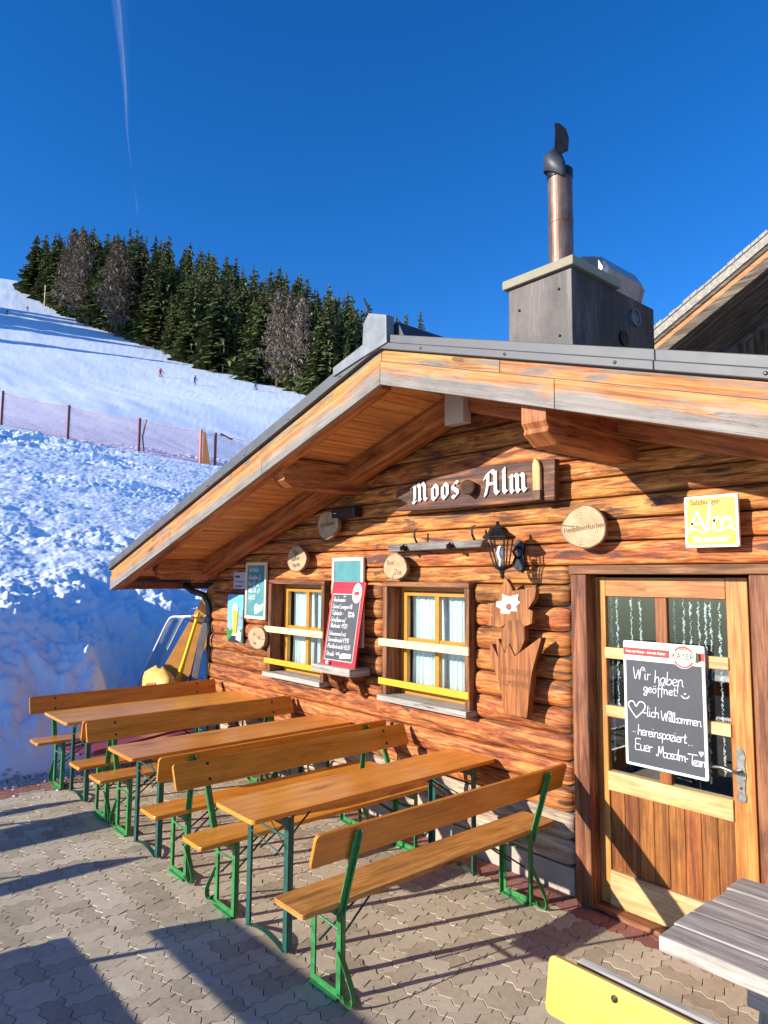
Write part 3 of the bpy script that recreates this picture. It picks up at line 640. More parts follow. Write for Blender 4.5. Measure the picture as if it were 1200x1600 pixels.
for red in (False, True):
    V = []; F = []
    for s in order[298:]:
        if s[3] != red: continue
        v, f = SM[s[2]]; b = len(V); dz = rnd.uniform(-.0015, .0015); ta, tb = rnd.uniform(-.007, .007), rnd.uniform(-.007, .007)
        V += [(x + s[0], y + s[1], z + dz + ta * x + tb * y) for x, y, z in v]; F += [tuple(b + q for q in ff) for ff in f]
    m = bpy.data.meshes.new('pavers'); m.from_pydata(V, [], F); m.materials.append(MAT['paver_red' if red else 'paver_grey']); m.update()
    o = bpy.data.objects.new('red_pavers' if red else 'grey_pavers', m); col.objects.link(o); o.parent = pav; kind(o, 'stuff')

# gravel strip at the foot of the snow bank
gb = MB(); gb.box((-8.5, -6, -0.1), (-7.742, 6, -0.016)); kind(gb.build('gravel_strip', 'gravel_bed'), 'structure')
V = []; F = []
ico = [(0, 0, 1), (.894, 0, .447), (.276, .851, .447), (-.724, .526, .447), (-.724, -.526, .447), (.276, -.851, .447), (.724, .526, -.447), (-.276, .851, -.447), (-.894, 0, -.447), (-.276, -.851, -.447), (.724, -.526, -.447), (0, 0, -1)]
icf = [(0,1,2),(0,2,3),(0,3,4),(0,4,5),(0,5,1),(1,6,2),(2,7,3),(3,8,4),(4,9,5),(5,10,1),(6,7,2),(7,8,3),(8,9,4),(9,10,5),(10,6,1),(11,7,6),(11,8,7),(11,9,8),(11,10,9),(11,6,10)]
for k in range(5200):
    x = -7.75 - abs(rnd.gauss(0, .17)); y = rnd.uniform(-.6, 4.2); r = rnd.uniform(.010, .026)
    if x < -8.2: continue
    zz = max(-0.012, hz(x, y) if x < -8.1 else -0.012) + r * .4
    b = len(V); sx, sy, sz = r * rnd.uniform(.8, 1.4), r * rnd.uniform(.8, 1.4), r * rnd.uniform(.5, .9)
    V += [(x + p[0] * sx, y + p[1] * sy, zz + p[2] * sz) for p in ico]; F += [tuple(b + q for q in f) for f in icf]
m = bpy.data.meshes.new('gravel'); m.from_pydata(V, [], F); m.materials.append(MAT['pebble']); m.polygons.foreach_set('use_smooth', [True] * len(F)); m.update()
o = bpy.data.objects.new('gravel', m); col.objects.link(o); kind(o, 'stuff'); tag(o, 'grey pebbles strewn along the foot of the snow bank', 'gravel')

# grit and crumbs of snow trodden onto the paving
V = []; F = []; VS = []; FS = []
for k in range(2600):
    x, y = rnd.uniform(-7.7, -.9), rnd.uniform(.6, 4.1); r = abs(rnd.gauss(0, .0018)) + .001
    b = len(V); V += [(x + p[0] * r * 1.3, y + p[1] * r, .0015 + p[2] * r * .7) for p in ico]; F += [tuple(b + q for q in f) for f in icf]
for k in range(130):
    x = -7.7 + abs(rnd.gauss(0, .3)); y = rnd.uniform(.8, 4.0); r = abs(rnd.gauss(0, .008)) + .003
    b = len(VS); VS += [(x + p[0] * r * rnd.uniform(.8, 1.5), y + p[1] * r * rnd.uniform(.8, 1.5), .002 + p[2] * r * .5) for p in ico]; FS += [tuple(b + q for q in f) for f in icf]
for nm, V_, F_, mt, lab in (('grit', V, F, 'grit_stone', 'fine grit scattered over the paving'), ('snow_crumbs', VS, FS, 'snow', 'small crumbs of snow on the paving near the bank')):
    m = bpy.data.meshes.new(nm); m.from_pydata(V_, [], F_); m.materials.append(MAT[mt]); m.update()
    o = bpy.data.objects.new(nm, m); col.objects.link(o); kind(o, 'stuff'); tag(o, lab, nm.replace('_', ' '))

# vapour trail high in the sky
TR = [(185, -60, 26), (187, 0, 24), (191, 45, 20), (195, 100, 13), (198, 150, 9), (199, 200, 5), (203, 240, 4), (209, 280, 5), (213, 310, 4), (217, 345, 3)]
ct = MB(); ct.off = (0, 0); rows = []
for k, (px, py, w) in enumerate(TR):
    d = r2 * ((px - 600) / 1085.2) + u2 * ((800 - py) / 1085.2) + fw; t = 9000 / d.z; p = CAM + d * t
    hw = w * 0.6 / 1085.2 * t; rows.append((p, hw))
for k, (p, hw) in enumerate(rows):
    q = rows[min(k + 1, len(rows) - 1)][0] - rows[max(k - 1, 0)][0]; q.z = 0; q.normalize(); sd = Vector((-q.y, q.x, 0))
    for e in (-1, 0, 1): ct.v.append(tuple(p + sd * hw * e + Vector((0, 0, hw * .3 * (1 - abs(e))))))
nk = len(rows) - 1
for k in range(nk):
    for e in (0, 1):
        a = k * 3 + e; u0, u1 = k / nk, (k + 1) / nk; v0, v1 = e - 1, e
        ct.face((a, a + 1, a + 4, a + 3), ((u0, v0), (u0, v1), (u1, v1), (u1, v0)))
o = ct.build('vapour_trail', 'vapour'); kind(o, 'stuff'); tag(o, 'thin white vapour trail fading down the blue sky', 'vapour trail')

# ---------------------------------------------------------------- the log cabin
WY = 4.12; AX = -3.59; SL = 0.302; YG = 3.08
cabin = thing('log_cabin', (AX, 4.2, 0), 'rustic orange-brown log cabin with low gable roof, chimney and wooden door', 'cabin')
SEAM = [0.175, 0.345, .52, .69, .855, 1.03, 1.21, 1.39, 1.555, 1.725, 1.9, 2.055, 2.187, 2.345, 2.49, 2.64, 2.775, 2.92, 3.10, 3.28, 3.46]
XL, XR = -8.06, 0.9
OPEN = [(-6.68, -5.62, 1.03, 2.055), (-4.755, -3.70, 1.03, 2.055), (-2.79, -1.50, 0, 2.187)]
def log(x0, x1, z0, z1, e0, e1):
    """Half-round log; e0/e1 True = rounded end."""
    mb = MB(); prof = []; h = z1 - z0; zm = (z0 + z1) / 2; N = 11
    for k in range(N + 1):
        a = -math.pi / 2 + math.pi * k / N; prof.append((0.052 * max(0, math.cos(a)) ** (0.62 if 1.02 < zm < 2.06 else 0.25), (h / 2 - .003) * math.sin(a)))
    L = x1 - x0; xs = [0]
    if e0: xs += [.004, .012, .028, .05, .08]
    nmid = max(2, int(L / .16)); a0 = .08 if e0 else 0; a1 = L - (.08 if e1 else 0)
    xs += [a0 + (a1 - a0) * k / nmid for k in range(1, nmid + 1)]
    if e1: xs += [L - .05, L - .028, L - .012, L - .004, L]
    ph = rnd.random() * 50; A = rnd.uniform(.002, .006)
    for x in xs:
        s = 1.0
        if e0 and x < .08: s = min(s, math.sqrt(max(0, 1 - (1 - x / .08) ** 2)))
        if e1 and L - x < .08: s = min(s, math.sqrt(max(0, 1 - (1 - (L - x) / .08) ** 2)))
        wob = 1 + .10 * math.sin(x * 1.7 + ph) + .05 * math.sin(x * 5.1 + ph * 2); dz = A * math.sin(x * 2.3 + ph)
        hs = .72 + .28 * s
        for (b, zz) in prof: mb.v.append((x0 + x, 4.172 - b * s * wob, zm + zz * hs + dz * (1 - abs(zz) / (h / 2))))
    M = N + 1
    for i in range(len(xs) - 1):
        for k in range(N):
            v0, v1 = k * .022, (k + 1) * .022
            mb.face((i * M + k, (i + 1) * M + k, (i + 1) * M + k + 1, i * M + k + 1), ((xs[i], v0), (xs[i + 1], v0), (xs[i + 1], v1), (xs[i], v1)))
    e = (len(xs) - 1) * M
    mb.face([k for k in range(M)], [(k * .02, 0) for k in range(M)]); mb.face([e + k for k in range(M)][::-1], [(k * .02, 0) for k in range(M)])
    o = mb.build('log', 'pale_log_wood' if z1 < .53 else 'log_wood', cabin, smooth=True)
    return o
for n in range(len(SEAM) - 1):
    z0, z1 = SEAM[n], SEAM[n + 1]; zm = (z0 + z1) / 2
    xl = max(XL + rnd.uniform(-.03, .03), AX - (3.56 - z0) / SL); xr = min(XR, AX + (3.56 - z0) / SL)
    cuts = sorted(c for c in OPEN if c[2] < zm < c[3]); cur = xl; segs = []
    for c in cuts: segs.append((cur, c[0] - .012)); cur = c[1] + .012
    segs.append((cur, xr))
    for k, (a, b) in enumerate(segs):
        if b - a < .1: continue
        log(a, b, z0, z1, k > 0 or xl < -8.0, k < len(segs) - 1)
# wall core behind the logs, with the openings left free
core = MB()
for (a, b, c, d) in ((-8.0, -6.68, 0, 2.1), (-5.62, -4.755, 0, 2.1), (-3.70, -2.79, 0, 2.1), (-1.50, .88, 0, 2.3), (-6.68, -5.62, 0, 1.03), (-4.755, -3.70, 0, 1.03)):
    core.box((a, 4.168, c), (b, 4.30, d))
core.prism([(-8.0, 2.1), (-2.79, 2.1), (-2.79, 2.19), (-1.5, 2.19), (-1.5, 2.3), (.88, 2.3), (AX, 3.62)], (1, 0, 0), (0, 0, 1), (0, 4.168, 0), (0, .13, 0))
core.box((-7.98, 4.3, 0), (-7.85, 8.0, 2.2)); core.box((-7.98, 7.9, 0), (.88, 8.0, 2.2)); core.box((.75, 4.3, 0), (.88, 8.0, 2.2))
core.build('wall_core', 'dark_inside', cabin)
pl = MB()
for a, b in ((-8.0, -2.79), (-1.5, .9)): pl.box((a, 4.128, -.02), (b, 4.166, .173))
pl.build('plinth', 'plaster', cabin)

# roof: soffit boards, deck, verge boards, metal edging, purlins, rafters
roof = MB()
def zs(x, base): return base - SL * abs(x - AX)
ZS, ZT = 3.575, 3.745
for sgn, xe in ((-1, -8.56), (1, 1.4)):
    q = [(AX, ZT), (xe, zs(xe, ZT)), (xe, zs(xe, ZS + .022)), (AX, ZS + .022)]
    roof.prism(q, (1, 0, 0), (0, 0, 1), (0, YG + .02, 0), (0, 5.2, 0))
roof = roof.build('roof', 'roof_metal', cabin)
ang = math.atan(SL); ca, sa = math.cos(ang), math.sin(ang)
def on_slope(sgn, s0, s1, z0, z1, y0, y1, name, mat, parent, bev=0.002, long=None, voff=None):
    """Box in roof-slope coordinates: s down the slope from the ridge, z normal to it (height over the verge base line)."""
    mb = MB()
    if voff is not None: mb.off = (mb.off[0], voff)
    ux = Vector((sgn * ca, 0, -sa)); uz = Vector((0, 0, 1 / ca)); M = Matrix(((ux.x, 0, uz.x), (0, 1, 0), (ux.z, 0, uz.z)))
    mb.box((s0, y0, z0), (s1, y1, z1), M=M, long=long, o=(AX, 0, 0))
    if sgn < 0: mb.f = [f[::-1] for f in mb.f]; mb.uv = [u[::-1] for u in mb.uv]
    return mb.build(name, mat, parent, bevel=bev)
for sgn, smax in ((-1, 5.13), (1, 5.1)):
    s = 0.04; zb = ZS * ca
    while s < smax:
        w = rnd.uniform(.115, .128); on_slope(sgn, s, min(s + w - .013, smax), zb - .0, zb + .018, YG + .05, 4.2, 'soffit_board', 'soffit_wood', roof, 0.002, long=1); s += w
    smx = smax + .13
    cuts = [0.0, 1.62, 3.5, smx] if sgn < 0 else [0.0, 1.5, 3.2, smx]
    for a, b in zip(cuts[:-1], cuts[1:]): on_slope(sgn, a + .002, b - .002, 3.435 * ca, 3.60 * ca, YG, YG + .03, 'verge_board', 'verge_low_wood', roof, 0.003, voff=0.0)
    cuts = [0.0, 1.1, 2.9, smx] if sgn > 0 else [0, 2.2, 4.0, smx]
    for a, b in zip(cuts[:-1], cuts[1:]): on_slope(sgn, a + .002, b - .002, 3.605 * ca, 3.682 * ca, YG + .014, YG + .045, 'verge_board', 'verge_wood', roof, 0.003)
    on_slope(sgn, 0.05, smx, 3.44 * ca, 3.575 * ca - .002, YG + .032, YG + .15, 'rafter', 'beam_wood', roof, 0.003)
    # metal edging: lower drip strip and upper standing strip
    cuts = [0.02, 2.1, 4.0, smx + .03] if sgn > 0 else [0.02, 2.6, smx + .03]
    for a, b in zip(cuts[:-1], cuts[1:]):
        on_slope(sgn, a, b - .003, 3.688 * ca, 3.735 * ca, YG - .022, YG + .05, 'metal_edge', 'roof_metal', roof, 0.004)
        on_slope(sgn, a, b - .003, 3.737 * ca, 3.795 * ca, YG - .006, YG + .10, 'metal_edge', 'roof_metal', roof, 0.004)
    on_slope(sgn, .06, 4.75, 3.385 * ca, ZS * ca - .002, 3.90, 4.07, 'rafter', 'beam_wood', cabin, 0.004)
    for k in range(7):
        s_ = .45 + k * .72; sx_ = AX + sgn * s_ * ca; sz_ = 3.712 - s_ * sa; mb = MB(); mb.lathe([(.009, 0), (.009, -.004), (.003, -.006)], (sx_, YG - .0225, sz_), 8, axis='Y'); mb.build('screw', 'bolt_metal', roof)
    # eave board and gutter
    on_slope(sgn, smx - .02, smx + .012, 3.45 * ca, 3.70 * ca, YG + .16, 8.2, 'eave_board', 'frame_wood', roof, 0.003)
gx, gzz = -8.66, 1.99
gut = MB(); N = 8
for yy in (3.13, 8.2):
    for k in range(N + 1):
        a = math.pi * k / N; gut.v.append((gx - .06 * math.cos(a), yy, gzz + .05 - .065 * math.sin(a)))
for k in range(N): gut.face((k, k + 1, N + 2 + k, N + 1 + k), ((0, k), (0, k + 1), (5, k + 1), (5, k)))
gut.f += [f[::-1] for f in gut.f]; gut.uv += gut.uv; gut.mi += gut.mi
gut.f = gut.f[:N]; gut.uv = gut.uv[:N]; gut.mi = gut.mi[:N]
gut.face(list(range(N + 1)), [(0, 0)] * (N + 1))
gut.build('gutter', 'gutter_metal', roof, smooth=True)
dp = MB(); dp.tube([(-8.60, 4.05, 1.98), (-8.45, 4.08, 1.90), (-8.22, 4.12, 1.86), (-8.14, 4.15, 1.76), (-8.14, 4.18, 1.6), (-8.14, 4.2, .3)], .04, 12); dp.build('downpipe', 'gutter_metal', roof, smooth=True)
def purlin(x0, x1, z0, z1, y0):
    mb = MB(); h = z1 - z0
    poly = [(4.25, z0), (4.25, z1), (y0, z1), (y0, z0 + h * .42), (y0 + .025, z0 + h * .3), (y0 + .015, z0 + h * .22), (y0 + .11, z0)]
    mb.prism(poly, (0, 1, 0), (0, 0, 1), (x0, 0, 0), (x1 - x0, 0, 0)); mb.build('purlin', 'beam_wood', cabin, bevel=.006)
purlin(-5.17, -5.0, 2.865, 3.12, 3.20); purlin(-2.43, -2.26, 2.85, 3.14, 3.15); purlin(-7.98, -7.82, 2.055, 2.29, 3.34); purlin(.6, .76, 2.05, 2.28, 3.3)
rb = MB(); rb.box((-3.70, 3.84, 3.275), (-3.505, 3.93, 3.54)); rb.build('ridge_beam_cover', 'beige_box', cabin, bevel=.004)
rc = MB(); rc.prism([(-.20, 0), (.20, 0), (.12, .15), (-.12, .15)], (1, 0, 0), (0, 0, 1), (AX, YG + .06, ZT - .03), (0, 5.0, 0)); rc.build('ridge_cap', 'dark_metal', roof, bevel=.004)
ap = MB(); ap.prism([(-.16, 3.655), (.105, 3.70), (.10, 3.90), (-.09, 3.965), (-.15, 3.90)], (1, 0, 0), (0, 0, 1), (AX, YG - .034, 0), (0, .075, 0)); ap.prism([(-.16, 3.655), (-.15, 3.75), (-.5, 3.66), (-.5, 3.59)], (1, 0, 0), (0, 0, 1), (AX, YG - .036, 0), (0, .02, 0))
ap.build('ridge_end_plate', 'pale_metal', roof, bevel=.004)
rd = MB(); rd.tube([(-3.68, YG + .0, 3.93), (-3.76, YG - .01, 4.10)], .007, 6); rd.build('iron_rod', 'black_iron', roof)

# chimney
ch = MB(); ch.box((-3.985, 5.0, 3.3), (-3.30, 6.42, 4.775)); chim = ch.build('chimney', 'chimney_sheet', cabin, bevel=.006)
for (a, b) in ((-3.86, 4.55), (-3.43, 4.62), (-3.86, 4.2), (-3.43, 4.2)):
    mb = MB(); mb.lathe([(.012, 0), (.012, -.012), (.004, -.016)], (a, 5.0, b), 8, axis='Y'); mb.build('rivet', 'bolt_metal', chim)
for y, r in ((5.0, .02),):
    pass
cp = MB(); cp.box((-4.025, 4.955, 4.78), (-3.255, 5.74, 4.865)); cp.build('chimney_cap', 'concrete_cap', chim, bevel=.01)
px_, py_ = -3.63, 5.34
pp = MB(); pp.lathe([(.125, 4.862), (.125, 4.90), (.113, 4.905), (.113, 5.40), (.117, 5.403), (.117, 5.44), (.113, 5.443), (.113, 5.86)], (px_, py_, 0), 32); pp.build('flue_pipe', 'steel_pipe', chim, smooth=False)
cw = MB(); cw.lathe([(.116, 5.845), (.12, 5.85), (.12, 5.93), (.10, 5.94)], (px_, py_, 0), 28)
cowl = cw.build('flue_cowl', 'black_iron', chim)
hd = MB(); pts = []
for k in range(15):                                   # curved hood that turns with the wind
    a = R(-105 + 210 * k / 14)
    for rr, zz in ((.155, 5.86 + .10 * math.cos(a + .5)), (.15, 6.0 + .10 * math.cos(a + .4)), (.07, 6.08 + .08 * math.cos(a))):
        hd.v.append((px_ + rr * math.sin(a - .9) , py_ - rr * math.cos(a - .9), zz))
for k in range(14):
    for e in (0, 1): hd.face((k * 3 + e, k * 3 + 3 + e, k * 3 + 4 + e, k * 3 + 1 + e), ((0, 0), (.1, 0), (.1, .1), (0, .1)))
ho = hd.build('hood', 'dark_metal', cowl, smooth=True); sm_ = ho.modifiers.new('solid', 'SOLIDIFY'); sm_.thickness = .008
fn = MB(); fn.prism([(-.06, 6.06), (.075, 6.12), (.085, 6.25), (.06, 6.34), (.0, 6.40), (-.05, 6.405), (-.045, 6.30)], (.73, .68, 0), (0, 0, 1), (px_ + .02, py_ - .02, 0), (-.008, .0085, 0)); fn.build('vane', 'black_iron', cowl, bevel=.003)
ht = MB()
def hring(y, k): return [(-3.62 + dx * k, y, 4.79 + (dz) * (.55 + .45 * k)) for dx, dz in ((-.20, 0), (.20, 0), (.27, .22), (.20, .34), (.05, .39), (-.05, .39), (-.20, .34), (-.27, .22))]
hr_ = [hring(5.62, .88), hring(5.69, 1.0), hring(6.30, 1.0), hring(6.42, .84)]
for r_ in hr_: ht.v += r_
for i in range(3):
    for k in range(8): k2 = (k + 1) % 8; ht.face((i * 8 + k, i * 8 + k2, i * 8 + 8 + k2, i * 8 + 8 + k), ((0, 0), (.1, 0), (.1, .1), (0, .1)))
ht.face(list(range(8)), [(0, 0)] * 8); ht.face([24 + k for k in range(8)][::-1], [(0, 0)] * 8); ht.f = [f[::-1] for f in ht.f]
ht.build('exhaust_hood', 'hood_metal', chim, bevel=.008)
vh = MB(); vh.lathe([(.085, -.002), (.085, .03), (.068, .032), (.066, .012), (0, .012)], (-3.30, 6.03, 4.585), 20, axis='X'); vh.build('vent_collar', 'pale_metal', chim)
vh = MB(); vh.lathe([(.07, -.002), (.07, .02), (0, .022)], (-3.30, 5.82, 4.335), 18, axis='X'); vh.build('vent_cap', 'black_iron', chim)

# windows
def window(x0, x1, first):
    z0, z1 = 1.02, 2.06; yf = 4.062
    (x0, z0_), (x1, z1_) = K(x0, z0, yf), K(x1, z1, yf); z0, z1 = z0_, z1_
    w = bpy.data.objects.new('window', None); col.objects.link(w); w.parent = cabin
    for a, b, c, d, n in ((x0, x0 + .055, z0 + .05, z1 - .045, 'jamb'), (x1 - .05, x1, z0 + .05, z1 - .045, 'jamb'), (x0, x1, z1 - .043, z1, 'head')):
        mb = MB(); mb.box((a, yf, c), (b, 4.30, d)); mb.build(n, 'frame_wood', w, bevel=.006)
    mb = MB(); mb.box((x0 - .015, yf - .05, z0), (x1 + .01, 4.29, z0 + .048)); mb.build('sill', 'grey_wood', w, bevel=.006)
    ys = 4.235; a0, a1, c0, c1 = x0 + .055, x1 - .05, z0 + .048, z1 - .043
    fr = MB()
    for a, b, c, d in ((a0, a0 + .045, c0, c1), (a1 - .045, a1, c0, c1), (a0 + .045, a1 - .045, c1 - .04, c1), (a0 + .045, a1 - .045, c0, c0 + .05)): fr.box((a, ys, c), (b, ys + .05, d))
    fr.build('sash_frame', 'yellow_sash', w, bevel=.005)
    s0, s1, t0, t1 = a0 + .05, a1 - .05, c0 + .055, c1 - .045; xm = (s0 + s1) / 2; tm = t0 + (t1 - t0) * .50
    sh = MB()
    for a, b, c, d in ((s0, s0 + .04, t0, t1), (s1 - .04, s1, t0, t1), (s0 + .04, s1 - .04, t1 - .035, t1), (s0 + .04, s1 - .04, t0, t0 + .045), (xm - .025, xm + .025, t0 + .045, t1 - .035)): sh.box((a, ys - .012, c), (b, ys + .03, d))
    for a, b in ((s0 + .04, xm - .025), (xm + .025, s1 - .04)): sh.box((a, ys - .006, tm - .018), (b, ys + .028, tm + .018))
    sh.build('sash', 'yellow_sash', w, bevel=.004)
    for a, b in ((s0 + .04, xm - .025), (xm + .025, s1 - .04)):
        for c, d in ((t0 + .045, tm - .018), (tm + .018, t1 - .035)):
            mb = MB(); mb.box((a + .001, ys + .008, c + .001), (b - .001, ys + .012, d - .001)); mb.build('pane', 'window_glass', w)
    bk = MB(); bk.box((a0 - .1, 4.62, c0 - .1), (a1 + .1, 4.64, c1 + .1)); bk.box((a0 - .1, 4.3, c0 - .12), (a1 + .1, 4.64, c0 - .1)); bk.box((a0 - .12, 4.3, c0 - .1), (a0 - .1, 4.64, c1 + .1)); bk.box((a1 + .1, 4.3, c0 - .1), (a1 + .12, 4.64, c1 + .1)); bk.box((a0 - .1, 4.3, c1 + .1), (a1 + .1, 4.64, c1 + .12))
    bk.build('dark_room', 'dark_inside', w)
    for zc, m in ((1.525, 'bar_cream'), (1.185, 'bar_yellow')):
        zz = K(0, zc, yf)[1]; mb = MB(); hh = .032 if m == 'bar_cream' else .028
        mb.box((x0 - .03, yf - .022, zz - hh), (x1 + .01, yf - .003, zz + hh)); mb.build('bar', m, w, bevel=.004)
    for k, (a, b, side) in enumerate(((s0 + .0, xm + .03, 'left'), (xm - .015, s1 + .03, 'right'))):
        mb = MB(); NX, NZ = 64, 8
        for j in range(NZ + 1):
            for i in range(NX + 1):
                u = i / NX; v = j / NZ; gather = 1 - .10 * v * (1 - v) * 2
                xx = a + (b - a) * (0.5 + (u - .5) * gather)
                yy = 4.32 + .012 * k + .017 * math.sin(u * 52 + 2.2 * math.sin(u * 9 + k) + k * 2) * (1 - .3 * v) + .006 * math.sin(u * 91 + v * 2)
                mb.v.append((xx, yy, t0 + (t1 - t0) * v))
        for j in range(NZ):
            for i in range(NX): q = j * (NX + 1) + i; mb.face((q, q + 1, q + NX + 2, q + NX + 1), ((0, 0), (.01, 0), (.01, .1), (0, .1)))
        o = mb.build('curtain', 'curtain_cloth', None, smooth=True)
        tag(o, 'white gathered curtain, %s half of the window %s' % (side, 'left of the red menu board' if first else 'right of the red menu board'), 'curtain', 'white curtains behind the windows')
    return w
window(-6.67, -5.63, True); window(-4.742, -3.708, False)

# door
door = bpy.data.objects.new('door', None); col.objects.link(door); door.parent = cabin
yj = 4.055
for a, b in ((-2.775, -2.655), (-1.610, -1.49)):
    (a, _), (b, _) = K(a, 0, yj), K(b, 0, yj); mb = MB(); mb.box((a, yj, 0.0), (b, 4.30, 2.125)); mb.build('jamb', 'frame_wood', door, bevel=.008)
(a, _), (b, _) = K(-2.775, 0, yj), K(-1.49, 0, yj); mb = MB(); mb.box((a - .01, yj - .012, 2.127), (b + .01, 4.30, 2.186)); mb.build('lintel', 'frame_wood', door, bevel=.01)
YD = 4.17
def D_(x, z): return K(x, z, YD)
def dbox(name, x0, x1, z0, z1, mat, y0=YD, y1=4.215, bev=.004, long=None):
    (x0, z0), (x1, z1) = D_(x0, z0), D_(x1, z1); mb = MB(); mb.box((x0, y0, z0), (x1, y1, z1), long=long); return mb.build(name, mat, door, bevel=bev)
dbox('stile', -2.635, -2.512, .03, 2.11, 'door_wood'); dbox('stile', -1.738, -1.618, .03, 2.11, 'door_wood')
dbox('rail', -2.510, -1.740, 1.985, 2.108, 'door_wood', bev=.004)
dbox('mullion', -2.170, -2.095, .872, 1.983, 'door_panel_wood', YD + .002)
for z0, z1 in ((1.585, 1.655), (1.215, 1.285)):
    for a, b in ((-2.512, -2.172), (-2.093, -1.738)): dbox('glazing_bar', a - .006, b + .006, z0, z1, 'pale_door_wood', YD - .012, YD + .03)
dbox('rail', -2.512, -1.735, .755, .872, 'pale_door_wood', YD - .014)
dbox('kick_rail', -2.512, -1.735, .03, .262, 'pale_door_wood', YD - .014)
for k in range(8):
    a = -2.508 + k * .0962; dbox('panel_board', a, a + .0945, .264, .753, 'door_panel_wood', YD + .012, YD + .035, .004, long=2)
for a, b in ((-2.510, -2.172), (-2.093, -1.740)):
    for z0, z1 in ((.874, 1.213), (1.287, 1.583), (1.657, 1.983)): dbox('pane', a, b, z0, z1, 'window_glass', YD + .018, YD + .022, 0)
bk = MB(); bk.box((-2.75, 5.2, 0), (-1.45, 5.22, 2.3)); bk.box((-2.75, 4.31, 0), (-2.73, 5.2, 2.3)); bk.box((-1.47, 4.31, 0), (-1.45, 5.2, 2.3)); bk.box((-2.75, 4.31, 2.28), (-1.45, 5.2, 2.3)); bk.box((-2.75, 4.31, -.01), (-1.45, 5.2, 0.0)); bk.build('dark_room', 'dark_inside', door)
mb = MB(); mb.box((-2.66, 4.06, -.005), (-1.6, 4.3, .028)); mb.build('threshold', 'frame_wood', door, bevel=.004)
hp = MB(); hx, hz_ = D_(-1.690, 1.02)
hp.prism([(0, -.155), (.022, -.15), (.028, -.12), (.018, -.09), (.024, -.04), (.03, 0), (.022, .05), (.028, .10), (.018, .135), (0, .15), (-.018, .135), (-.028, .10), (-.022, .05), (-.03, 0), (-.024, -.04), (-.018, -.09), (-.028, -.12), (-.022, -.15)], (1, 0, 0), (0, 0, 1), (hx, YD - .006, hz_), (0, .006, 0))
hnd = hp.build('handle_plate', 'handle_metal', door, bevel=.002)
hl = MB(); hl.tube([(hx, YD - .005, hz_ + .02), (hx, YD - .055, hz_ + .02), (hx - .03, YD - .062, hz_ + .022), (hx - .08, YD - .06, hz_ + .032), (hx - .125, YD - .058, hz_ + .028), (hx - .135, YD - .058, hz_ + .02)], [.011, .011, .011, .009, .008, .006], 10); hl.build('handle', 'handle_metal', hnd, smooth=True)
kh = MB(); kh.lathe([(.008, 0), (.008, -.002), (0, -.002)], (hx, YD - .006, hz_ - .075), 10, axis='Y'); kh.build('keyhole', 'dark_ink', hnd)
for z in (1.86, 1.05, .3):
    mb = MB(); xh = D_(-2.64, 0)[0]; mb.tube([(xh, YD - .008, z), (xh, YD - .008, z + .09)], .010, 10); mb.build('hinge', 'handle_metal', door)
# bead strings behind the door glass
for k, (xa, zb) in enumerate(((-2.43, 1.25), (-2.33, 1.6), (-2.27, 1.3), (-2.05, 1.2), (-1.99, 1.66), (-1.90, 1.62), (-1.83, 1.5), (-1.78, .95), (-2.47, .9), (-1.95, .9), (-1.86, .9))):
    mb = MB(); z = 2.0; xx = K(xa, 0, 4.24)[0]
    while z > zb:
        r = rnd.uniform(.0028, .0065) if rnd.random() < .8 else .009
        b = len(mb.v); jx = rnd.uniform(-.006, .006)
        for p in ((r, 0, 0), (-r, 0, 0), (0, r, 0), (0, -r, 0), (0, 0, r * 1.5), (0, 0, -r * 1.5)): mb.v.append((xx + jx + p[0], 4.245 + p[1], z + p[2]))
        for f in ((0, 2, 4), (2, 1, 4), (1, 3, 4), (3, 0, 4), (2, 0, 5), (1, 2, 5), (3, 1, 5), (0, 3, 5)): mb.face([b + q for q in f], ((0, 0), (.01, 0), (0, .01)))
        z -= rnd.uniform(.008, .016)
    mb.build('bead_string', 'bead_white', door)

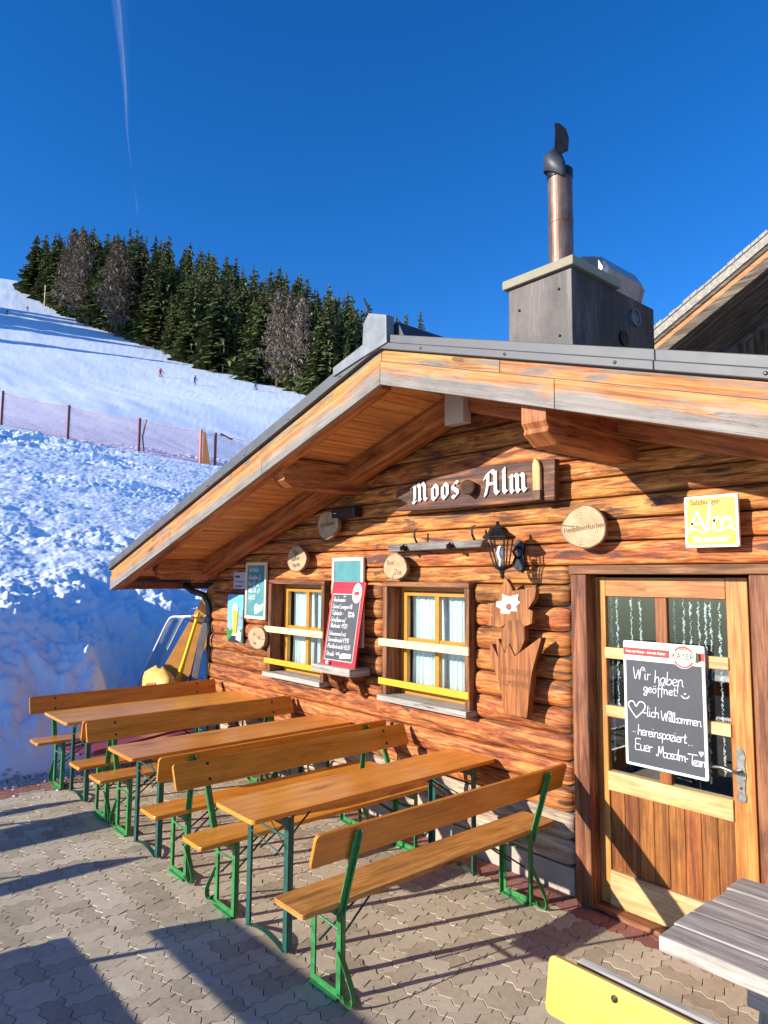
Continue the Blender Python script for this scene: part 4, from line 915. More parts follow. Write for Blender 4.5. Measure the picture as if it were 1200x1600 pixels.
# ---------------------------------------------------------------- beer benches and tables (length along local Y)
def leg_frame(x0, x1, h, mat, root, y, inward, post=0.036, foot=None):
    """Folding steel frame at y: two posts, bars, braces; 'inward' = +1/-1 towards the middle."""
    mb = MB()
    for x in (x0, x1):
        mb.box((x - post / 2, y - .003, .012), (x + post / 2, y + .003, h))
        e = x - post / 2 if x == x0 else x + post / 2 - .006
        mb.box((e, y, .012) if inward > 0 else (e, y - post * .8, .012), (e + .006, y + post * .8, h) if inward > 0 else (e + .006, y, h))
    mb.box((x0, y - .004, h - .055), (x1, y + .004, h - .02))
    mb.tube([(x0, y, h - .105), (x1, y, h - .115)], .007, 6)
    fr = mb.build('leg_frame', mat, root)
    return fr
def bench(name, loc, rot, label, group, seat_mat='varnish_wood', back=True, lean=.11, L=2.04, w=.262, paint='green_paint', back_mat='back_wood', hooks=(1, 1), seat_h=.48):
    root = thing(name, (0, 0, 0), label, 'bench', group); H = L / 2
    mb = MB(); mb.prism(rounded(-H, -w / 2, H, w / 2, .018, 2), (0, 1, 0), (-1, 0, 0), (0, 0, seat_h - .027), (0, 0, .027)); mb.build('seat', seat_mat, root, bevel=.004)
    cl = MB()
    for y in (-.78, .78): cl.box((-.1, y - .035, seat_h - .047), (.1, y + .035, seat_h - .028))
    cl.build('cleat', 'worn_wood', root)
    for y, inw in ((-.78, 1), (.78, -1)):
        x0, x1 = -w / 2 + .022, w / 2 - .022
        fr = leg_frame(x0, x1, seat_h - .03, paint, root, y, inw)
        fb = MB(); fb.box((x0 - .004, y - .02, .0), (x1 + .004, y + .02, .012)); fb.box((x0, y - .004, .012), (x1, y + .002, .045)); fb.build('foot_bar', paint, fr)
        br = MB(); br.tube([(-.06, y, .22), (-.02, y + inw * .34, seat_h - .035)], .006, 6); br.tube([(.06, y, .22), (.02, y + inw * .34, seat_h - .035)], .006, 6); br.build('brace', 'dark_rod', fr)
        if back:
            hk = MB(); xr = x1
            pts = [(xr + .006, y, .235), (xr + .06, y, .165), (xr + .105, y, .10), (xr + .125, y, .055), (xr + .118, y, .022), (xr + .095, y, .012), (xr + .068, y, .02), (xr + .05, y, .045)]
            q = [(p[0], p[2]) for p in pts]; q = smooth_line(q, 3)
            hk.flat([(a, y, b) for a, b in q], .03, .005, side=(0, 1, 0)); hk.flat([(xr, y, .03), (xr + .075, y, .016)], .03, .006, side=(0, 1, 0)); hk.build('hook_foot', paint, fr)
    if back:
        xb0, xb1 = w / 2 - .02, w / 2 + lean; z0, z1 = .40, .855
        bt = Vector((xb1 - xb0, 0, z1 - z0)); t = bt.normalized(); nrm = Vector((t.z, 0, -t.x))
        M = Matrix(((t.x * 0 + nrm.x, 0, t.x), (0, 1, 0), (nrm.z, 0, t.z)))
        top = Vector((xb1, 0, .87))
        mb = MB(); mb.prism(rounded(-H, -.172, H, 0, .022, 3), (0, 1, 0), t, top - nrm * .028, nrm * .022); bk = mb.build('backrest', back_mat, root, bevel=.004)
        for y in (-.78, .78):
            up = MB(); p0 = Vector((xb0, y, z0)); p1 = Vector((xb1, y, z1)) + nrm * .006
            up.flat([p0, p0.lerp(p1, .5), p1], .036, .007, side=(0, 1, 0)); up.flat([p0 + Vector((0, .018, 0)) + nrm * .01, p1 + Vector((0, .018, 0)) + nrm * .01], .018, .005, side=nrm)
            up.flat([Vector((w / 2 - .045, y, seat_h - .07)), p0 + Vector((.0, 0, .04))], .036, .008, side=(0, 1, 0))
            up.build('upright', paint, root)
            for dz in (.035, .135):
                for sd in (-1, 1):
                    c = top - t * dz - nrm * (.0285 if sd < 0 else -.001); bo = MB()
                    b = len(bo.v); r = .011
                    for rr, hh in ((r, 0), (r, .003), (.4 * r, .006)):
                        for k in range(8):
                            a = 6.283 * k / 8; p = c + Vector((0, y, 0)) + Vector((0, 1, 0)) * rr * math.cos(a) + t * rr * math.sin(a) + nrm * sd * hh; bo.v.append(tuple(p))
                    for i in range(2):
                        for k in range(8): bo.face((i * 8 + k, i * 8 + (k + 1) % 8, i * 8 + 8 + (k + 1) % 8, i * 8 + 8 + k), ((0, 0),) * 4)
                    bo.face(list(range(16, 24)), [(0, 0)] * 8); bo.build('bolt', 'bolt_metal', bk)
    root.location = loc; root.rotation_euler = (0, 0, rot)
    return root
def table(name, loc, rot, label, group, w=.44, L=2.05, h=.77, mat='varnish_wood', lw=.405):
    root = thing(name, (0, 0, 0), label, 'table', group); H = L / 2
    mb = MB(); mb.prism(rounded(-H, -w / 2, H, w / 2, .03, 4), (0, 1, 0), (-1, 0, 0), (0, 0, h - .026), (0, 0, .026)); mb.build('tabletop', mat, root, bevel=.005)
    cl = MB()
    for y in (-.80, .80, 0): cl.box((-w / 2 + .04, y - .03, h - .05), (w / 2 - .04, y + .03, h - .027))
    cl.build('cleat', 'worn_wood', root)
    for y, inw in ((-.79, 1), (.79, -1)):
        x0, x1 = -lw / 2, lw / 2
        fr = leg_frame(x0, x1, h - .03, 'teal_paint', root, y, inw, post=.042)
        fb = MB(); fb.flat([(x0 + (x1 - x0) * k / 8, y - .0, .015 + .035 * math.sin(math.pi * k / 8)) for k in range(9)], .034, .006, side=(0, 1, 0)); fb.build('foot_bar', 'teal_paint', fr)
        br = MB(); br.flat([(x0, y - .006, h - .2), (0, y - .006, h - .06)], .022, .005, side=(1, 0, .6)); br.flat([(x1, y - .006, h - .2), (0, y - .006, h - .06)], .022, .005, side=(1, 0, -.6))
        br.tube([(x0, y, h - .2), (x1, y, h - .26)], .004, 5); br.build('cross_brace', 'teal_paint', fr)
        rd = MB(); rd.tube([(.08, y, h - .28), (.03, y + inw * .36, h - .035)], .006, 6); rd.tube([(-.08, y, h - .28), (-.03, y + inw * .36, h - .035)], .006, 6); rd.build('stay_rod', 'dark_rod', fr)
    root.location = loc; root.rotation_euler = (0, 0, rot)
    return root
YC = 3.05
BG = 'beer benches beside the cabin wall'; TG = 'beer tables beside the cabin wall'
bench('beer_bench', (-3.015, 3.03, 0), 0, 'worn wooden bench with backrest, closest to the cabin door', BG, seat_mat='worn_wood', lean=.115)
table('beer_table', (-3.64, 3.07, 0), 0, 'narrow orange beer table closest to the door, beside the worn bench', TG, w=.435)
bench('beer_bench', (-4.10, 3.04, 0), math.pi, 'orange backed bench on the far side of the table closest to the door', BG, lean=.185)
bench('beer_bench', (-4.79, 3.05, 0), 0, 'orange backed bench on the door side of the middle table', BG, lean=.045)
table('beer_table', (-5.365, 3.06, 0), 0, 'narrow orange beer table, middle one of the three by the wall', TG, w=.49)
bench('beer_bench', (-5.855, 3.05, 0), math.pi, 'orange backed bench on the snow side of the middle table', BG, lean=.14)
bench('beer_bench', (-6.36, 3.05, 0), 0, 'orange backed bench on the door side of the table closest to the snow', BG, lean=.065)
table('beer_table', (-7.04, 3.08, 0), 0, 'wide orange beer table closest to the snow bank', TG, w=.68)
bench('beer_bench', (-7.49, 3.02, 0), math.pi, 'orange backed bench at the edge of the snow bank', BG, lean=.10)
# the next row, towards the photographer, whose shadows cross the pavement
FG = 'furniture outside the picture that casts the shadows on the paving'
bench('beer_bench', (-6.32, .78 - 2.05, 0), 0, 'backed bench of the next row on the left, only its shadow is seen', FG)
table('beer_table', (-7.05, .80 - 1.72, 0), 0, 'beer table of the next row on the left, only its shadow is seen', FG, w=.52)
bench('beer_bench', (-7.55, .78 - 1.9, 0), math.pi, 'bench of the next row nearest the snow, only its shadow is seen', FG)
bench('beer_bench', (-3.86, -.085, 0), -math.pi / 2, 'bench parallel to the wall, only its shadow is seen', FG, lean=.08)
table('beer_table', (-4.18, -1.28, 0), math.pi / 2, 'table parallel to the wall, only its shadow is seen', FG, w=.6)
# back-to-back benches in the lower right corner
bench('beer_bench', (-.43, 1.83, 0), math.pi / 2, 'bright yellow bench back in the lower right corner', None, seat_mat='yellow_board_wood', back_mat='yellow_board_wood', lean=.06)
bench('beer_bench', (-.36, 2.215, 0), -math.pi / 2, 'weathered bench back just behind the yellow one', None, seat_mat='grey_wood', back_mat='grey_wood', lean=.05)

# grey picnic table
pt = thing('picnic_table', (0, 0, 0), 'heavy weathered grey plank table in the lower right corner', 'table')
z0, z1 = .69, .75; x0 = -1.41
ys = [2.62, 2.755, 2.915, 3.075, 3.24, 3.41]
for a, b in zip(ys[:-1], ys[1:]):
    mb = MB(); mb.box((x0 + rnd.uniform(-.006, .006), a + .003, z0), (.75, b - .003, z1 + rnd.uniform(-.002, .002))); mb.build('plank', 'grey_wood', pt, bevel=.007)
for xl in (-1.08, .4):
    mb = MB(); mb.box((xl - .04, 2.70, z0 - .10), (xl + .04, 3.34, z0 - .002)); mb.build('batten', 'grey_wood', pt, bevel=.005)
    for ya, yb in ((2.86, 2.62), (3.16, 3.40)):
        mb = MB(); d = Vector((0, yb - ya, -(z0 - .10))); u = d.normalized(); w = Vector((0, u.z, -u.y))
        poly = [(-.05, 0), (.05, 0), (.05, d.length), (-.05, d.length)]; mb.prism(poly, w, u, (xl - .035 + .0, ya, z0 - .10), (.07, 0, 0), grain=1); mb.build('leg', 'grey_wood', pt, bevel=.005)
    mb = MB(); mb.box((xl + .04, 2.6, .27), (xl + .085, 3.42, .36)); mb.build('crossbar', 'grey_wood', pt, bevel=.005)

# ---------------------------------------------------------------- things hung on or leaning against the wall
VP = lambda y: (lambda a, b, l: (a, y - l, b))
# name board with white blackletter
sg = thing('name_board', (-3.7, 4.1, 2.66), 'dark rough wooden name board with white letters Moos Alm above the windows', 'sign')
SO = [(-4.56, 2.685), (-4.38, 2.735), (-4.53, 2.80), (-4.51, 2.865), (-4.08, 2.92), (-3.66, 2.955), (-3.45, 2.962), (-3.07, 2.945), (-2.875, 2.94), (-2.885, 2.645), (-3.05, 2.655), (-3.6, 2.657), (-4.2, 2.668)]
mb = MB(); mb.prism([(x * .992, 2.1 + (z - 2.1) * .992) for x, z in SO], (1, 0, 0), (0, 0, 1), (0, 4.055, 0), (0, .06, 0)); mb.build('board', 'sign_wood', sg, bevel=.006)
st = MB(); st.prism([(-3.02, 2.66), (-2.955, 2.66), (-2.955, 2.885), (-2.968, 2.925), (-3.0, 2.952), (-3.02, 2.91)], (1, 0, 0), (0, 0, 1), (0, 4.02, 0), (0, .032, 0), grain=1); st.build('pale_stick', 'pale_door_wood', sg, bevel=.008)
st = MB(); st.box((-3.021, 4.017, 2.652), (-2.954, 4.052, 2.722)); st.build('stick_foot', 'bark_strip', sg, bevel=.004)
pg = MB(); pg.tube([(-3.66, 4.06, 2.815), (-3.585, 3.97, 2.79)], [.052, .058], 14); pg.build('peg', 'frame_wood', sg, smooth=False)
pg = MB(); pg.tube([(-3.5855, 3.9705, 2.79), (-3.581, 3.965, 2.789)], [.05, .046], 14); pg.build('peg_end', 'bark_strip', sg)
# blackletter written with a broad nib: letter > list of strokes (x-height 1)
BL = {'M': (1.75, [[(-.15, .95), (.12, 1.12), (.25, .98), (.25, .18), (.10, .02)], [(.10, .02), (.28, -.06), (.40, .08)], [(.32, 1.08), (.52, 1.2), (.70, .98), (.70, .2), (.80, .06)], [(.62, .0), (.78, .12)], [(.78, 1.08), (1.0, 1.2), (1.18, .98), (1.18, .2), (1.34, .05)], [(1.34, .05), (1.46, .16)]]),
      'o': (.92, [[(.36, .98), (.16, .82), (.16, .2), (.38, 0)], [(.36, .98), (.60, .80), (.60, .2), (.38, 0)]]),
      's': (.82, [[(.58, .92), (.40, 1.02), (.16, .80), (.16, .62), (.56, .40), (.56, .18), (.34, 0), (.10, .12)]]),
      'A': (1.25, [[(-.05, .95), (.12, 1.25), (.50, 1.42), (.78, 1.22)], [(.22, 1.2), (.20, .6), (.02, -.02)], [(.78, 1.3), (.78, .2), (.94, .04), (1.06, .16)], [(.24, .66), (.72, .66)]]),
      'l': (.56, [[(.08, 1.30), (.24, 1.45), (.24, .2), (.38, .04), (.50, .16)]]),
      'm': (1.55, [[(.04, .88), (.20, 1.0), (.24, .9), (.24, .14), (.36, .02)], [(.30, .86), (.50, 1.02), (.66, .88), (.66, .14), (.78, .02)], [(.72, .86), (.92, 1.02), (1.08, .88), (1.08, .2), (1.22, .03), (1.34, .14)]])}
def blackletter(txt, x, z, k, adv, rise=0.0):
    nib = Vector((.105, .085)) ; n = 0
    for ch in txt:
        wd, strokes = BL[ch]; lt = MB()
        for s_ in strokes:
            for p, q in zip(s_[:-1], s_[1:]):
                n += 1; P4 = []
                d = Vector(q) - Vector(p); perp = d.x * nib.y - d.y * nib.x
                a0, a1, b1, b0 = Vector(p) - nib, Vector(p) + nib, Vector(q) + nib, Vector(q) - nib
                poly = [a0, b0, b1, a1]
                poly = [(x + v.x * k, z + v.y * k * 1.0) for v in poly]
                lt.prism(poly, (1, 0, 0), (0, 0, 1), (0, 4.052 - .012 - .0004 * (n % 7), 0), (0, .010, 0))
        lt.build('letter', 'white_paint', sg); x += wd * k * adv; z += rise * wd * k
blackletter('Moos', -4.265, 2.735, .124, 1.0, 0.0); blackletter('Alm', -3.468, 2.725, .128, .94, 0.0)

sg.location += Vector((.055, -.06, -.010))

# round slices of a trunk with burnt lettering
def slice_(x, z, rx, rz, label, lines, y=4.045, th=.04, ink='dark_ink', tilt=0.0, size=.05, mat='slice_wood', seed=0):
    rr = random.Random(seed); poly = []; (x, z), sc_ = K(x, z, y - th), (y - th) / 4.12; rx *= sc_; rz *= sc_
    for k in range(30):
        a = 2 * math.pi * k / 30; j = 1 + .035 * math.sin(3 * a + seed) + .02 * rr.uniform(-1, 1); poly.append((rx * j * math.cos(a), rz * j * math.sin(a)))
    t = thing('wood_slice', (x, y, z), label, 'wood slice', 'wood slices with lettering on the wall')
    mb = MB(); mb.prism(poly, (1, 0, 0), (0, 0, 1), (x, y - th, z), (0, th, 0), mi=0, side_mi=1, center=True); mb.build('disc', [mat, 'slice_bark'], t, bevel=.003)
    br = MB()
    rim = [(x + p[0] * .99, y - th + .004, z + p[1] * .99) for p in poly]; br.tube(rim + rim[:1], .006, 6); br.build('bark_rim', 'slice_bark', t)
    ck = MB(); a_ = rr.uniform(0, 6.28); ck.prism([(0, 0), (rx * .95 * math.cos(a_), rz * .95 * math.sin(a_)), (rx * .97 * math.cos(a_ + .06), rz * .97 * math.sin(a_ + .06))], (1, 0, 0), (0, 0, 1), (x, y - th - .0006, z), (0, .0005, 0)); ck.build('crack', 'dark_ink', t)
    for (dx, dz, txt, sz) in lines:
        o = put_print(txt, sz, ink, t, (x + dx, y - th - .0016, z + dz), tilt=tilt, bold=.0, sx=.8)
    return t
slice_(-5.59, 2.612, .172, .138, 'pale oval wood slice with dark word, beside the black loudspeaker', [(0, .01, 'Schnitzerln', .062)], tilt=.05, size=.06, seed=1)
slice_(-6.13, 2.285, .174, .135, 'pale wood slice with three-line lettering, above the window closest to the snow', [(0, .065, 'Der', .06), (-.01, 0, 'kaffner', .062), (0, -.065, 'Marille', .062)], tilt=.12, seed=2)
slice_(-4.58, 2.19, .152, .113, 'small round wood slice just under the grey hook rail', [(-.06, .035, 'Rex', .07), (.04, -.045, 'Zoa', .07)], ink='burnt_ink', seed=3)
slice_(-2.664, 2.447, .172, .142, 'large yellowish wood slice with one long word, right of the lantern', [(0, -.005, 'Heidelbeerkuchen', .052)], tilt=.10, ink='burnt_ink', seed=4)
slice_(-6.9, 1.41, .185, .122, 'pale wood slice with faded marks, under the green chalkboard', [(-.05, .04, 'Jus', .06), (.05, .0, 'HI', .06), (-.03, -.06, 'Alm', .05)], ink='burnt_ink', seed=5)

# black loudspeaker
mb = MB(); mb.box((-5.37, 4.0, 2.655), (-5.02, 4.105, 2.755)); o = mb.build('loudspeaker', 'black_plastic', None, bevel=.012, loc=(-5.2, 4.1, 2.65)); tag(o, 'small black box loudspeaker on the wall under the eaves', 'loudspeaker')
mb = MB(); mb.box((-5.33, 3.996, 2.70), (-5.29, 3.999, 2.706)); mb.build('badge', 'white_paint', o)

# grey hook rail
hr = thing('hook_rail', (-4.05, 4.09, 2.35), 'weathered grey plank with black iron hooks beside the lantern', 'hook rail')
mb = MB(); mb.prism([(-4.56, 2.315), (-4.0, 2.325), (-3.5, 2.33), (-3.47, 2.385), (-4.0, 2.392), (-4.57, 2.378)], (1, 0, 0), (0, 0, 1), (0, 4.02, 0), (0, .06, 0)); mb.build('plank', 'old_grey_wood', hr, bevel=.006)
for hx_ in (-4.34, -3.80):
    mb = MB(); mb.tube([(hx_, 4.03, 2.35), (hx_ + .01, 3.985, 2.35), (hx_ + .02, 3.96, 2.335), (hx_ + .02, 3.955, 2.36)], [.018, .02, .016, .012], 8); mb.lathe([(.03, 0), (.03, -.012), (.012, -.018)], (hx_, 4.02, 2.352), 10, axis='Y'); mb.build('hook', 'black_iron', hr)
for hx_ in (-4.20, -3.56):
    mb = MB(); mb.flat([(hx_, 4.03, 2.38), (hx_ - .004, 4.0, 2.43), (hx_ - .004, 4.0, 2.49), (hx_, 4.03, 2.5)], .02, .006, side=(1, 0, 0)); mb.build('clip', 'black_iron', hr)

# lantern
ln = thing('wall_lantern', (-3.165, 3.85, 2.1), 'black wrought iron wall lantern with glass panes', 'lantern')
tl = -.105                                                # the lantern hangs a little askew
def LP(x, y, z): return (-3.172 + x + tl * (z - 2.3) * 1.0, 3.855 + y, z)
def ring6(r, z, k0=.5): return [LP(r * math.cos(R(60 * (k + k0))), r * math.sin(R(60 * (k + k0))), z) for k in range(6)]
def loft(mb, rings, cap0=True, cap1=True):
    b = len(mb.v); n = len(rings[0])
    for r_ in rings: mb.v += list(r_)
    for i in range(len(rings) - 1):
        for k in range(n): k2 = (k + 1) % n; mb.face((b + i * n + k, b + i * n + k2, b + i * n + n + k2, b + i * n + n + k), ((0, 0), (.05, 0), (.05, .05), (0, .05)))
    if cap0: mb.face([b + k for k in range(n)][::-1], [(0, 0)] * n)
    if cap1: e = b + (len(rings) - 1) * n; mb.face([e + k for k in range(n)], [(0, 0)] * n)
mb = MB(); loft(mb, [ring6(.105, 2.375), ring6(.12, 2.382), ring6(.118, 2.392), ring6(.075, 2.425), ring6(.06, 2.452), ring6(.03, 2.466), ring6(.012, 2.474), ring6(.015, 2.485), ring6(.008, 2.50), ring6(.002, 2.505)]); mb.build('lantern_roof', 'black_iron', ln)
mb = MB(); loft(mb, [ring6(.048, 2.165), ring6(.052, 2.18), ring6(.03, 2.16)][:2]); loft(mb, [ring6(.045, 2.165), ring6(.02, 2.15), ring6(.014, 2.12), ring6(.016, 2.11), ring6(.004, 2.09)][::-1]); mb.build('lantern_foot', 'black_iron', ln)
cg = MB(); A6, B6 = ring6(.05, 2.178), ring6(.098, 2.376)
for k in range(6): cg.tube([A6[k], B6[k]], .0055, 6)
cg.tube(B6 + B6[:1], .006, 6); cg.build('cage', 'black_iron', ln)
for k in range(6):
    mb = MB(); q = [A6[k], A6[(k + 1) % 6], B6[(k + 1) % 6], B6[k]]; mb.v = [tuple(p) for p in q]; mb.face((0, 1, 2, 3), ((0, 0), (.05, 0), (.05, .2), (0, .2))); mb.build('pane', 'window_glass', ln)
mb = MB(); mb.lathe([(.014, 2.18), (.014, 2.22), (.026, 2.25), (.03, 2.28), (.018, 2.32), (0, 2.33)], LP(0, 0, 2.26)[:2] + (0,), 12); mb.build('bulb', 'bead_white', ln, smooth=True)
mb = MB(); mb.tube([LP(0, .02, 2.16), LP(.03, .07, 2.185), (-3.17, 4.0, 2.20), (-3.19, 4.05, 2.245), (-3.19, 4.1, 2.25)], .011, 8); mb.tube([(-3.19, 4.06, 2.25), (-3.19, 4.02, 2.29), (-3.19, 4.06, 2.315), (-3.19, 4.1, 2.33)], .009, 8)
mb.prism([(-.05, -.09), (0, -.13), (.05, -.09), (.04, 0), (.05, .07), (0, .11), (-.05, .07), (-.04, 0)], (1, 0, 0), (0, 0, 1), (-3.19, 4.088, 2.27), (0, .016, 0)); mb.build('bracket', 'black_iron', ln)

# carved flower plaque
pq = thing('flower_plaque', (-3.22, 4.1, 1.12), 'carved wooden flower plaque with white blossom, left of the door', 'plaque')
CUP = [(-3.434, 1.598), (-3.411, 1.608), (-3.351, 1.514), (-3.377, 1.643), (-3.352, 1.651), (-3.29, 1.554), (-3.253, 1.62), (-3.203, 1.539), (-2.984, 1.685), (-2.975, 1.674), (-3.021, 1.544), (-3.056, 1.44), (-3.08, 1.283), (-3.103, 1.125), (-3.303, 1.134), (-3.324, 1.251), (-3.36, 1.362), (-3.412, 1.473)]
STEM = [(-3.326, 1.714), (-3.258, 1.787), (-3.171, 1.792), (-3.121, 1.749), (-3.119, 1.659), (-3.165, 1.57), (-3.203, 1.545), (-3.253, 1.626), (-3.291, 1.560), (-3.327, 1.597)]
FLO = [(-3.361, 1.959), (-3.322, 2.042), (-3.284, 2.084), (-3.24, 2.032), (-3.226, 1.997), (-3.153, 2.01), (-3.019, 2.018), (-3.034, 1.945), (-3.091, 1.875), (-3.05, 1.86), (-3.058, 1.775), (-3.128, 1.749), (-3.185, 1.793), (-3.251, 1.776), (-3.341, 1.73), (-3.471, 1.741), (-3.408, 1.827), (-3.462, 1.848), (-3.462, 1.902), (-3.369, 1.911)]
STAR = [(-3.369, 1.917), (-3.316, 1.925), (-3.315, 1.972), (-3.256, 1.956), (-3.168, 1.975), (-3.179, 1.931), (-3.152, 1.918), (-3.195, 1.888), (-3.181, 1.854), (-3.239, 1.854), (-3.25, 1.832), (-3.332, 1.836), (-3.329, 1.866), (-3.372, 1.882)]
for n_, P_, y_, d_, m_ in (('cup', CUP, 4.045, .06, 'plaque_wood'), ('stem', STEM, 4.052, .05, 'plaque_wood'), ('petals', FLO, 4.058, .045, 'plaque_wood'), ('blossom', STAR, 4.052, .0055, 'white_paint')):
    mb = MB(); mb.prism(P_, (1, 0, 0), (0, 0, 1), (0, y_, 0), (0, d_, 0), grain=1); mb.build(n_, m_, pq, bevel=.003)
mb = MB(); mb.lathe([(.024, 0), (.024, -.006), (0, -.008)], (-3.255, 4.052, 1.885), 12, axis='Y'); mb.build('blossom_eye', 'plaque_wood', pq)
put_print('SALZBURGER', .062, 'burnt_ink', pq, (-3.205, 4.0435, 1.425), sx=.72); put_print('ALMENWEG', .062, 'burnt_ink', pq, (-3.195, 4.0435, 1.345), sx=.72)

pq.location += Vector((.055, -.07, .009))

# yellow square sign
ys_ = thing('square_sign', (-1.79, 4.1, 2.28), 'yellow square sign with white frame and letters above the door', 'sign')
SX0, SX1, SZ0, SZ1 = -1.935, -1.632, 2.287, 2.585; SY = 4.07
mb = MB(); mb.prism(rounded(SX0, SZ0, SX1, SZ1, .008, 2), (1, 0, 0), (0, 0, 1), (0, SY, 0), (0, .02, 0)); mb.build('panel', 'cream_board', ys_)
mb = MB(); mb.prism(rounded(SX0 + .014, SZ0 + .014, SX1 - .014, SZ1 - .014, .012, 3), (1, 0, 0), (0, 0, 1), (0, SY - .002, 0), (0, .002, 0)); mb.build('yellow_field', 'yellow_sign', ys_)
mb = MB(); PP = VP(SY - .003)
ribbon(mb, smooth_line([(-1.915, 2.375), (-1.875, 2.395), (-1.83, 2.372), (-1.785, 2.395), (-1.735, 2.378), (-1.69, 2.395), (-1.652, 2.38)], 4), .008, PP)
for s_ in ([(-1.905, 2.395), (-1.862, 2.495), (-1.818, 2.392)], [(-1.893, 2.425), (-1.832, 2.425)], [(-1.785, 2.545), (-1.792, 2.46), (-1.808, 2.39)], [(-1.765, 2.45), (-1.765, 2.392)], [(-1.765, 2.435), (-1.745, 2.455), (-1.72, 2.445), (-1.718, 2.395)], [(-1.718, 2.435), (-1.70, 2.455), (-1.675, 2.445), (-1.668, 2.395)]): ribbon(mb, s_, .015, PP, 0, .0006)
mb.build('emblem', 'white_paint', ys_)
put_print('Salzburger', .043, 'green_ink', ys_, (-1.815, SY - .0035, 2.548), sx=.95); put_print('Sommer', .054, 'white_paint', ys_, (-1.785, SY - .0035, 2.333), bold=.001, sx=1.12)

ys_.location += Vector((.020, -.045, -.004))

# shelf, red menu board, tall green board behind it
sh = thing('wall_shelf', (-5.17, 4.1, 1.2), 'pale grey wooden shelf on a bracket between the two windows', 'shelf')
mb = MB(); mb.box((-5.46, 3.86, 1.215), (-4.88, 4.10, 1.285)); mb.build('board', 'grey_wood', sh, bevel=.008)
for xx in (-4.98, -5.3):
    mb = MB(); mb.prism([(4.11, 1.0), (4.11, 1.214), (3.92, 1.214), (3.96, 1.16), (4.03, 1.12), (4.06, 1.04)], (0, 1, 0), (0, 0, 1), (xx - .02, 0, 0), (.04, 0, 0)); mb.build('bracket', 'frame_wood', sh, bevel=.004)
gbd = thing('green_chalkboard', (-5.24, 4.1, 1.5), 'empty green chalkboard with cream frame behind the red menu board', 'chalkboard')
def framed(root, x0, x1, z0, z1, y, fw_, face, frame, th=.025):
    mb = MB()
    mb.box((x0, y, z0), (x0 + fw_, y + th, z1)); mb.box((x1 - fw_, y, z0), (x1, y + th, z1)); mb.box((x0 + fw_, y, z1 - fw_), (x1 - fw_, y + th, z1)); mb.box((x0 + fw_, y, z0), (x1 - fw_, y + th, z0 + fw_)); mb.build('frame', frame, root, bevel=.003)
    mb = MB(); mb.box((x0 + fw_, y + .008, z0 + fw_), (x1 - fw_, y + th, z1 - fw_)); mb.build('slate', face, root)
framed(gbd, -5.46, -4.98, 1.45, 2.283, 4.085, .035, 'green_slate', 'cream_frame')
lean = math.atan2(.12, .74); LB = Vector((0, .12, .74)).normalized(); LN = Vector((0, -LB.z, LB.y))      # up along the board, out of it
mo = Vector((-5.385, 3.925, 1.287)); MW, MH = .49, .775
rbd = thing('menu_board', mo + Vector((MW / 2, 0, 0)), 'red framed chalk menu board leaning on the shelf between the windows', 'menu board')
mb = MB(); mb.prism([(0, 0), (MW, 0), (MW, MH), (0, MH)], (1, 0, 0), LB, mo, -LN * .02); mb.build('board', 'red_board', rbd, bevel=.003)
mb = MB(); mb.prism([(.028, .045), (MW - .04, .045), (MW - .04, MH - .115), (.028, MH - .115)], (1, 0, 0), LB, mo + LN * .0005, LN * .002); mb.build('white_line', 'cream_board', rbd)
mb = MB(); mb.prism([(.033, .05), (MW - .045, .05), (MW - .045, MH - .12), (.033, MH - .12)], (1, 0, 0), LB, mo + LN * .0028, LN * .001); mb.build('slate', 'slate', rbd)
MP = lambda a, b, l: mo + Vector((1, 0, 0)) * a + LB * b + LN * (.0042 + l)
mb = MB()
for (x, y, h, t) in ((.20, .632, .022, 'zum'), (.045, .588, .048, '*Buchweizen'), (.04, .525, .048, '*Spinat Lasagne €8'), (.04, .463, .048, '*Tafelspitz -'), (.30, .478, .026, 'Salat oder'), (.30, .452, .026, 'Suppe €9,8'), (.04, .400, .048, '*Schafkäse auf'), (.06, .345, .046, 'Blattsalat  €9,20'), (.04, .272, .048, '*Schwammerl mit'), (.045, .215, .048, 'Semmelknödel €9,90'), (.04, .155, .050, '*Marillenknödel €6,50'), (.04, .085, .050, '*Strudel'), (.20, .098, .028, '€3,90')):
    w = sum(GL.get(c, GL['o'])[0] for c in t) * h / 10; write(mb, t, x, y, h * .82, .0030, MP, adv=min(.95, (.40 - x + .02) / (w * .82)))
mb.prism([(.265, .068), (.42, .082), (.425, .118), (.30, .118), (.262, .098)], (1, 0, 0), LB, mo + LN * .0042, LN * .0012); mb.build('chalk_writing', 'chalk', rbd)
lg = MB(); lg.prism([(MW - .095 + .068 * math.cos(R(20 * k)), MH - .105 + .092 * math.sin(R(20 * k))) for k in range(18)], (1, 0, 0), LB, mo + LN * .0045, LN * .002); emb = lg.build('emblem', 'cream_board', rbd)
lg = MB(); lg.tube([tuple(mo + Vector((1, 0, 0)) * (MW - .095 + .058 * math.cos(R(20 * k))) + LB * (MH - .105 + .08 * math.sin(R(20 * k))) + LN * .0066) for k in range(19)], .003, 5); lg.prism([(MW - .135, MH - .125), (MW - .06, MH - .12), (MW - .06, MH - .085), (MW - .135, MH - .09)], (1, 0, 0), LB, mo + LN * .0068, LN * .001); lg.build('emblem_ring', 'red_print', emb)
cb = MB(); cb.lathe([(0, -.02), (.014, -.016), (.02, 0), (.014, .016), (0, .02)], tuple(mo + Vector((.12, 0, .02)) + LN * .022), 12); cb.build('clip_ball', 'white_paint', rbd, smooth=True)

